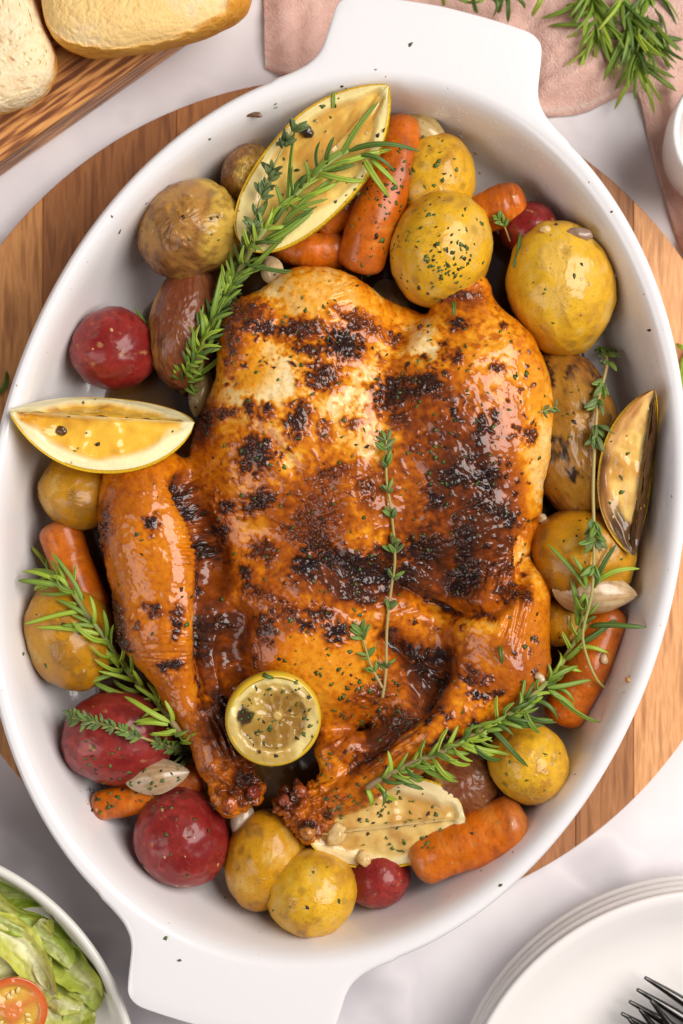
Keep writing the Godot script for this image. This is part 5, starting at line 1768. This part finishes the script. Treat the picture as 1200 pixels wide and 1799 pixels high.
func make_herbs() -> void:
	make_herb_shapes()
	rosemary("bushy rosemary sprig lying from the left of the chicken up over the top lemon wedge", [[322, 688], [345, 628], [380, 548], [418, 482], [446, 430], [484, 382], [532, 330], [578, 286], [612, 265]], 0.0045,
		[600, 272, 665, 178, 612, 266, 734, 252, 590, 288, 692, 276, 632, 272, 696, 290, 640, 282, 684, 346, 652, 276, 686, 332, 505, 372, 528, 224, 548, 312, 606, 254, 500, 388, 594, 308, 496, 394, 570, 340, 520, 350, 596, 318, 462, 425, 562, 372, 468, 428, 556, 384, 470, 420, 542, 392, 440, 470, 512, 420, 442, 466, 536, 462, 430, 425, 455, 342, 560, 305, 640, 300, 570, 298, 624, 300, 512, 352, 545, 305, 475, 395, 500, 350,
		298, 660, 249, 537, 298, 655, 287, 585, 300, 664, 304, 617, 304, 656, 320, 604, 328, 645, 357, 536, 332, 668, 398, 588, 318, 684, 372, 640, 345, 640, 400, 560, 362, 600, 408, 520, 372, 575, 372, 476, 395, 530, 414, 460, 345, 655, 366, 640, 405, 515, 452, 462, 420, 490, 470, 440], [[0.05, 0.5, 74, 46], [0.5, 0.95, 26, 50]], 7.5, 4.0, 11, [0, 0, 1, 2])
	thyme("grey green thyme sprig bound along the rosemary over the top lemon wedge", [[352, 640], [392, 540], [430, 462], [440, 420], [452, 370], [470, 320], [496, 262], [522, 218]], 0.0068, spread(0.05, 0.55, 22) + [0.6, 0.62, 0.66, 0.74, 0.76, 0.8, 0.84, 0.93, 0.95, 0.98, 1.0], 24, 6, 3.0, 12, [0, 0, 2])
	rosemary("rosemary sprig with its fresh tip on the left rim beside the left thigh", [[328, 1306], [310, 1279], [281, 1240], [245, 1203], [215, 1166], [185, 1122], [152, 1078], [127, 1040], [102, 1018], [82, 1004]], 0.0045,
		[89, 1007, 65, 956, 97, 1011, 63, 988, 102, 1022, 39, 1004, 108, 1029, 32, 1020, 146, 1056, 105, 970, 135, 1062, 111, 1046, 144, 1073, 42, 1084, 166, 1101, 112, 1088, 174, 1114, 65, 1103, 185, 1125, 119, 1105, 210, 1167, 171, 1131, 201, 1164, 138, 1149, 210, 1175, 168, 1158, 215, 1178, 126, 1193, 245, 1216, 199, 1194, 251, 1227, 157, 1213, 254, 1230, 185, 1210, 247, 1198, 186, 1114, 281, 1236, 245, 1195, 298, 1268, 213, 1239, 295, 1273, 239, 1273, 310, 1282, 262, 1290, 120, 1030, 86, 1014, 130, 1040, 96, 1022, 225, 1180, 200, 1130], [[0.05, 0.95, 34, 62]], 6.0, 3.6, 13, [1, 1, 0])
	thyme("dense grey green thyme sprig on the lower left red potato", [[336, 1330], [300, 1312], [262, 1300], [228, 1288], [190, 1274], [150, 1266], [122, 1260]], 0.004, spread(0.0, 0.42, 12) + spread(0.55, 1.0, 14), 20, 5, 2.8, 14, [0, 0, 1])
	rosemary("long dark rosemary sprig curving along the right drumstick to the right wall", [[645, 1384], [667, 1370], [724, 1341], [778, 1319], [873, 1269], [937, 1221], [969, 1187], [992, 1157], [1020, 1103], [1028, 1045]], 0.0045,
		[1029, 1033, 972, 950, 1030, 1030, 1018, 973, 1043, 1033, 1082, 957, 1046, 1025, 1114, 987, 1014, 1099, 999, 1002, 1029, 1043, 1006, 1050, 1036, 1101, 1133, 1086, 1023, 1129, 1091, 1100, 1015, 1138, 1068, 1134, 992, 1160, 1030, 1122, 959, 1199, 1015, 1170, 962, 1208, 1039, 1207, 968, 1214, 1062, 1260, 970, 1210, 1011, 1223, 964, 1212, 1001, 1255, 938, 1230, 983, 1251, 894, 1266, 958, 1235, 903, 1262, 934, 1260, 915, 1252, 971, 1278, 920, 1248, 948, 1288,
		861, 1277, 937, 1335, 876, 1267, 971, 1278, 890, 1262, 948, 1286, 816, 1302, 867, 1291, 823, 1303, 889, 1322, 810, 1308, 870, 1326, 816, 1309, 891, 1338, 778, 1325, 826, 1343, 759, 1332, 807, 1360, 740, 1339, 800, 1367, 737, 1343, 797, 1383, 715, 1351, 745, 1370, 693, 1364, 737, 1397, 699, 1357, 718, 1352, 660, 1376, 704, 1392, 645, 1386, 652, 1416, 664, 1380, 683, 1408], [[0.05, 0.55, 44, 42], [0.55, 1.0, 14, 44]], 6.5, 4.0, 15, [0, 0, 2, 1])
	thyme("long thyme sprig lying over the golden roasted potato and the charred lemon's edge", [[1058, 612], [1066, 640], [1052, 700], [1046, 760], [1042, 860], [1044, 950], [1040, 1040], [1024, 1110], [1030, 1150], [1046, 1190], [1062, 1208]], 0.005, [0.0, 0.02, 0.05, 0.1, 0.2, 0.22, 0.25, 0.33, 0.36, 0.55, 0.57, 0.6, 0.665], 30, 5, 3.4, 16, [0, 1], 0.8)
	thyme("thyme sprig lying alone down the middle of the chicken breast", [[672, 1225], [678, 1180], [680, 1100], [688, 1030], [694, 980], [688, 900], [680, 850], [678, 800], [679, 768]], 0.002, [0.13, 0.35, 0.46, 0.58, 0.60, 0.72, 0.80, 0.90, 0.97, 1.0], 24, 4, 2.8, 17, [1, 1, 0])
	thyme("tiny thyme twig beside the middle sprig's lower end", [[672, 1208], [652, 1170], [640, 1130], [634, 1104]], 0.002, [0.3, 0.55, 0.85, 0.92, 1.0], 22, 4, 2.6, 18, [1])
	thyme("small thyme tip on the large herb covered yellow potato", [[896, 424], [886, 398], [874, 382]], 0.002, [0.6, 0.75, 0.9, 1.0], 18, 4, 1.6, 19, [1])
	thyme("bit of thyme on the right edge of the chicken breast", [[948, 724], [962, 720], [972, 716]], 0.0015, [0.2, 0.6, 1.0], 14, 3, 1.4, 20, [1, 0])
	# the fresh bunch on the napkin
	rosemary("fresh rosemary sprig hanging left in the bunch on the pink napkin", [[1036, -60], [1040, 0], [1050, 28], [1051, 58]], 0.010,
		[1028, -4, 951, 32, 955, -20, 951, 30, 1036, 0, 1031, 32, 1050, 44, 966, 59, 1048, 56, 972, 77, 1049, 58, 1002, 126, 1050, 58, 1035, 105, 1053, 58, 1079, 139, 1050, 30, 1065, 57, 1046, 20, 1020, 60, 1052, 55, 1058, 84, 1044, 10, 1008, 40, 1048, 40, 1090, 70, 1042, 0, 1075, 40, 1038, -10, 1000, 20], [[0.25, 1.0, 26, 80]], 4.0, 3.0, 21, [0, 1, 0], "fresh rosemary bunch on the napkin")
	rosemary("longest fresh rosemary sprig of the bunch on the pink napkin", [[1085, -60], [1092, 0], [1105, 30], [1112, 57], [1120, 100], [1125, 122]], 0.013,
		[1107, 45, 1060, 142, 1115, 75, 1075, 122, 1110, 30, 1162, 100, 1120, 116, 1081, 157, 1120, 125, 1080, 192, 1124, 107, 1177, 170, 1126, 120, 1140, 202, 1123, 122, 1122, 162, 1093, 0, 1096, 45, 1098, 10, 1065, 57, 1112, 60, 1100, 110, 1112, 50, 1080, 100, 1116, 85, 1150, 140, 1106, 35, 1130, 80, 1090, -10, 1070, 30, 1100, 15, 1125, 60, 1118, 95, 1098, 140, 1110, 60, 1124, 100], [[0.25, 1.0, 26, 80]], 5.0, 3.4, 22, [0, 1, 0, 2], "fresh rosemary bunch on the napkin")
	rosemary("right hand fresh rosemary sprig of the bunch reaching towards the cup", [[1135, -60], [1138, 0], [1140, 40], [1146, 72]], 0.010,
		[1140, 0, 1179, 51, 1146, 62, 1200, 70, 1140, 40, 1147, 120, 1145, 62, 1165, 126, 1138, 0, 1120, 40, 1139, 20, 1118, 62, 1141, 45, 1160, 90, 1136, -20, 1165, 20, 1142, 50, 1136, 98, 1138, -10, 1155, 40], [[0.25, 1.0, 26, 80]], 4.0, 3.0, 23, [0, 2, 0], "fresh rosemary bunch on the napkin")
	rosemary("rosemary sprig tip peeping out above the upper dish handle", [[760, -40], [800, -12], [850, -4], [905, -10]], 0.016, [800, -12, 818, 14, 830, -8, 850, 12, 860, -6, 876, 22, 890, -8, 906, 34, 900, -10, 914, 20, 780, -16, 768, 4, 845, -8, 834, 10, 882, -10, 890, 20], [], 4.0, 3.0, 24, [2, 0])
	rosemary("green rosemary bit on the round board at the right edge of the picture", [[1250, 600], [1215, 615], [1200, 640]], 0.002, [1215, 615, 1187, 604, 1212, 618, 1186, 648, 1205, 630, 1196, 690, 1222, 610, 1190, 626], [], 3.0, 2.0, 25, [1])
	rosemary("dark green rosemary bit on the round board at the left edge of the picture", [[-20, 700], [0, 690], [6, 672]], 0.002, [0, 690, 12, 652, -6, 700, 2, 650], [], 3.0, 2.0, 26, [2])

func make_flakes() -> void:
	# one torn scrap of leaf, curled and uneven
	rng.seed = 12
	var fv := PackedVector3Array([Vector3(0, 0.12, 0), Vector3(0, -0.1, 0)])
	var fi := PackedInt32Array()
	for i in 8:
		var a := TAU * i / 8.0
		var r := rng.randf_range(0.3, 0.6)
		fv.append(Vector3(cos(a) * r, rng.randf_range(-0.3, 0.45), sin(a) * r))
	for i in 8:
		var p := 2 + i
		var q := 2 + (i + 1) % 8
		fi.append_array(PackedInt32Array([0, p, q, 1, q, p]))
	var m := build(fv, fi, mats.herb)
	var where := [560, 800, 260, 340, 210, 820, 660, 130, 110, 70, 775, 440, 90, 95, 80, 790, 455, 40, 34, 60, 655, 380, 50, 120, 60, 570, 260, 110, 120, 36, 490, 1260, 70, 75, 60, 680, 1440, 100, 60, 75, 650, 1230, 70, 50, 70, 570, 1190, 110, 70, 40, 820, 900, 120, 140, 60, 620, 1380, 90, 70, 50,
		250, 1390, 80, 40, 50, 180, 1330, 40, 60, 24, 175, 1400, 24, 34, 30, 330, 1470, 70, 70, 12, 320, 390, 80, 60, 12, 750, 290, 60, 50, 30, 690, 350, 60, 30, 30, 940, 480, 90, 100, 14, 1000, 760, 70, 120, 24, 820, 1480, 90, 30, 8, 200, 750, 110, 60, 10, 760, 1260, 110, 80, 30, 280, 980, 90, 140, 18, 1040, 960, 60, 60, 10, 110, 1110, 60, 80, 10, 540, 1570, 60, 60, 6, 930, 1340, 60, 60, 10, 1100, 840, 40, 90, 6, 500, 600, 110, 90, 30, 930, 1080, 60, 120, 14]
	var singles := [722, 78, 660, 122, 452, 200, 485, 183, 368, 244, 197, 380, 210, 408, 445, 160, 330, 1540, 395, 1577, 480, 1600, 845, 1530, 1075, 372, 1140, 580, 988, 730, 880, 1555, 290, 1648, 316, 1688, 1104, 1195, 1096, 1216, 640, 1590, 250, 1520, 1010, 1360, 40, 1150]
	var spots := []
	rng.seed = 99
	for i in range(0, where.size(), 5):
		for k in int(where[i + 4] * 0.85):
			var a := rng.randf() * TAU
			var r := sqrt(rng.randf())
			spots.append([where[i] + cos(a) * r * where[i + 2], where[i + 1] + sin(a) * r * where[i + 3]])
	for i in range(0, singles.size(), 2): spots.append([singles[i], singles[i + 1]])
	var mm := MultiMesh.new()
	mm.transform_format = MultiMesh.TRANSFORM_3D
	mm.use_colors = true
	mm.mesh = m
	mm.instance_count = spots.size()
	for i in spots.size():
		var p := on_top(spots[i][0], spots[i][1], 0.0003)
		var n := slope(p.x, p.z)
		var x := n.cross(Vector3(rng.randf_range(-1, 1), rng.randf_range(-0.2, 0.2), rng.randf_range(-1, 1)).normalized()).normalized()
		var z := x.cross(n)
		var s := rng.randf_range(0.0016, 0.0040) * (0.6 + 0.4 * rng.randf())
		var b := Basis(x, n, z) * Basis.from_euler(Vector3(rng.randf_range(-0.4, 0.4), 0, rng.randf_range(-0.4, 0.4)))
		mm.set_instance_transform(i, Transform3D(b.scaled_local(Vector3(s * rng.randf_range(0.4, 0.9), s * 0.55, s)), p))
		var c := mixc(Color(0.035, 0.075, 0.012), Color(0.10, 0.17, 0.03), rng.randf())
		if rng.randf() < 0.2: c = Color(0.03, 0.022, 0.012)
		mm.set_instance_color(i, c)
	var mi := MultiMeshInstance3D.new()
	mi.multimesh = mm
	mi.name = "herb_flakes"
	tag(mi, "chopped green herb flakes sprinkled over the chicken, vegetables and dish", "herb flakes", "", "stuff")
	add_child(mi, true)

func make_bits() -> void:
	garlic("round garlic piece on the edge of the lower lemon wedge", 640, 1508, 13, 13, 0, 1)
	garlic("garlic piece between the drumstick end and the lower lemon wedge", 592, 1466, 15, 20, 20, 2)
	garlic("pale garlic bit on top of the largest yellow potato", 958, 403, 10, 7, 10, 3)
	garlic("curled grey garlic skin on the far side of the largest yellow potato", 1018, 411, 24, 10, 12, 4, Color(0.36, 0.26, 0.21))
	garlic("garlic crumb against the right wall beside the leaning carrot", 1061, 1158, 7, 9, 0, 5, Color(0.7, 0.56, 0.36))
	garlic("garlic bit in the gap between the right thigh and the rosemary", 948, 1190, 10, 7, 20, 6, Color(0.62, 0.5, 0.34))
	garlic("crumb of browned garlic on the white wall at the lower right", 1104, 1194, 6, 5, 20, 7, Color(0.5, 0.25, 0.06))
	garlic("garlic bit at the chicken's side by the right lower potato", 952, 910, 9, 8, 0, 8, Color(0.55, 0.42, 0.24))
	garlic("black burnt crumb beside the thyme on the big pale lemon wedge", 540, 231, 10, 10, 0, 11, Color(0.03, 0.02, 0.012))
	garlic("brown burnt crumb on the lower left of the large amber lemon wedge", 108, 756, 9, 8, 0, 12, Color(0.12, 0.06, 0.02))
	garlic("shrivelled brown herb clump stuck on the upper left wall of the dish", 446, 201, 16, 5, 5, 9, Color(0.16, 0.09, 0.05))

func single_needle(label: String, ax: float, ay: float, bx: float, by: float, shape: int) -> void:
	var a := on_top(ax, ay, 0.0012)
	var b := on_top(bx, by, 0.0012)
	var z := (b - a).normalized()
	var x := Vector3.UP.cross(z).normalized()
	var o := put("rosemary_needle", needle_shapes[shape], null, Transform3D(Basis(x, z.cross(x), z).scaled_local(Vector3(0.0022, 0.0022, a.distance_to(b))), a))
	tag(o, label, "rosemary")

func _ready() -> void:
	var cam := Camera3D.new()
	cam.name = "camera"
	cam.position = Vector3(0, CAM_H, 0)
	cam.rotation_degrees = Vector3(-90, 0, 0)
	var lens_mm := 50.0
	var at := CameraAttributesPhysical.new()
	at.frustum_focal_length = lens_mm
	at.frustum_focus_distance = CAM_H - 0.082
	at.exposure_aperture = 5.0
	at.frustum_near = 0.05
	at.frustum_far = 20.0
	cam.attributes = at
	add_child(cam)
	cam.keep_aspect = Camera3D.KEEP_HEIGHT
	cam.fov = rad_to_deg(2.0 * atan(899.5 * UNIT))
	cam.near = 0.05
	cam.far = 20.0
	cam.current = true
	var e := Environment.new()
	e.background_mode = Environment.BG_COLOR
	e.background_color = lin(0.115, 0.11, 0.113)
	e.tonemap_mode = Environment.TONE_MAPPER_LINEAR
	e.tonemap_exposure = 1.0
	e.sdfgi_enabled = true
	e.ssao_enabled = true
	e.ssil_enabled = true
	var we := WorldEnvironment.new()
	we.environment = e
	we.name = "room"
	add_child(we)
	var win := AreaLight3D.new()
	win.name = "window_light"
	win.area_size = Vector2(1.7, 1.5)
	win.light_color = Color(1.0, 0.975, 0.955)
	win.light_energy = 6.9
	win.shadow_enabled = true
	add_child(win)
	win.look_at_from_position(Vector3(1.3, 1.72, -0.38), Vector3(0, 0.05, 0.02))

	var fill := AreaLight3D.new()
	fill.name = "far_window_light"
	fill.area_size = Vector2(1.3, 1.3)
	fill.light_color = Color(1.0, 0.97, 0.96)
	fill.light_energy = 1.6
	fill.shadow_enabled = true
	add_child(fill)
	fill.look_at_from_position(Vector3(-1.5, 1.45, 0.75), Vector3(0, 0.05, 0.02))

	noise_a.noise_type = FastNoiseLite.TYPE_SIMPLEX_SMOOTH
	noise_a.frequency = 0.01
	noise_a.fractal_octaves = 3
	noise_a.seed = 4
	noise_b.noise_type = FastNoiseLite.TYPE_SIMPLEX_SMOOTH
	noise_b.frequency = 0.03
	noise_b.fractal_octaves = 3
	noise_b.seed = 8
	noise_c.noise_type = FastNoiseLite.TYPE_SIMPLEX_SMOOTH
	noise_c.frequency = 0.2
	noise_c.fractal_octaves = 2
	noise_c.seed = 15
	hm.resize(HM_W * HM_H)
	make_materials()
	make_table()
	make_round_board()
	make_cutting_board()
	make_dish()
	make_juice()
	make_napkin()
	make_plates()
	make_cup()
	make_salad()
	bread("bread", "thick golden crusted bread piece on the cutting board at the top", 262, -22, 0.045, Vector3(0.049, 0.022, 0.029), 12, 0.5, 1)
	bread("bread", "torn bread piece with pale crumb in the top left corner", -18, 60, 0.043, Vector3(0.026, 0.020, 0.036), 24, 0.95, 2)
	fork("lower fork with its tines spread on the top white plate", 1110, 1744, 33, 0.0395, 0.005)
	fork("upper fork crossing the lower fork on the top white plate", 1112, 1777, 52, 0.0445, 0.004)
	make_vegetables()
	make_chicken()
	lemon_slice("roasted lemon slice with a brown spot lying between the drumsticks", 480, 1262, 0.082, 84, Vector3(0.16, 0.3, -0.10))
	make_bits()
	make_herbs()
	single_needle("dark loose rosemary needle on the largest yellow potato", 902, 470, 924, 412, 7)
	single_needle("loose rosemary needle on the top of the big pale lemon wedge", 585, 190, 586, 160, 0)
	single_needle("dark rosemary needle on the wet skin of the right thigh", 878, 1135, 882, 1166, 6)
	single_needle("thin rosemary needle on the chicken's right shoulder stub", 796, 530, 798, 556, 6)
	single_needle("short dark needle on the upper rim of the roasted lemon slice", 462, 1184, 482, 1192, 6)
	make_flakes()
	make_drops()
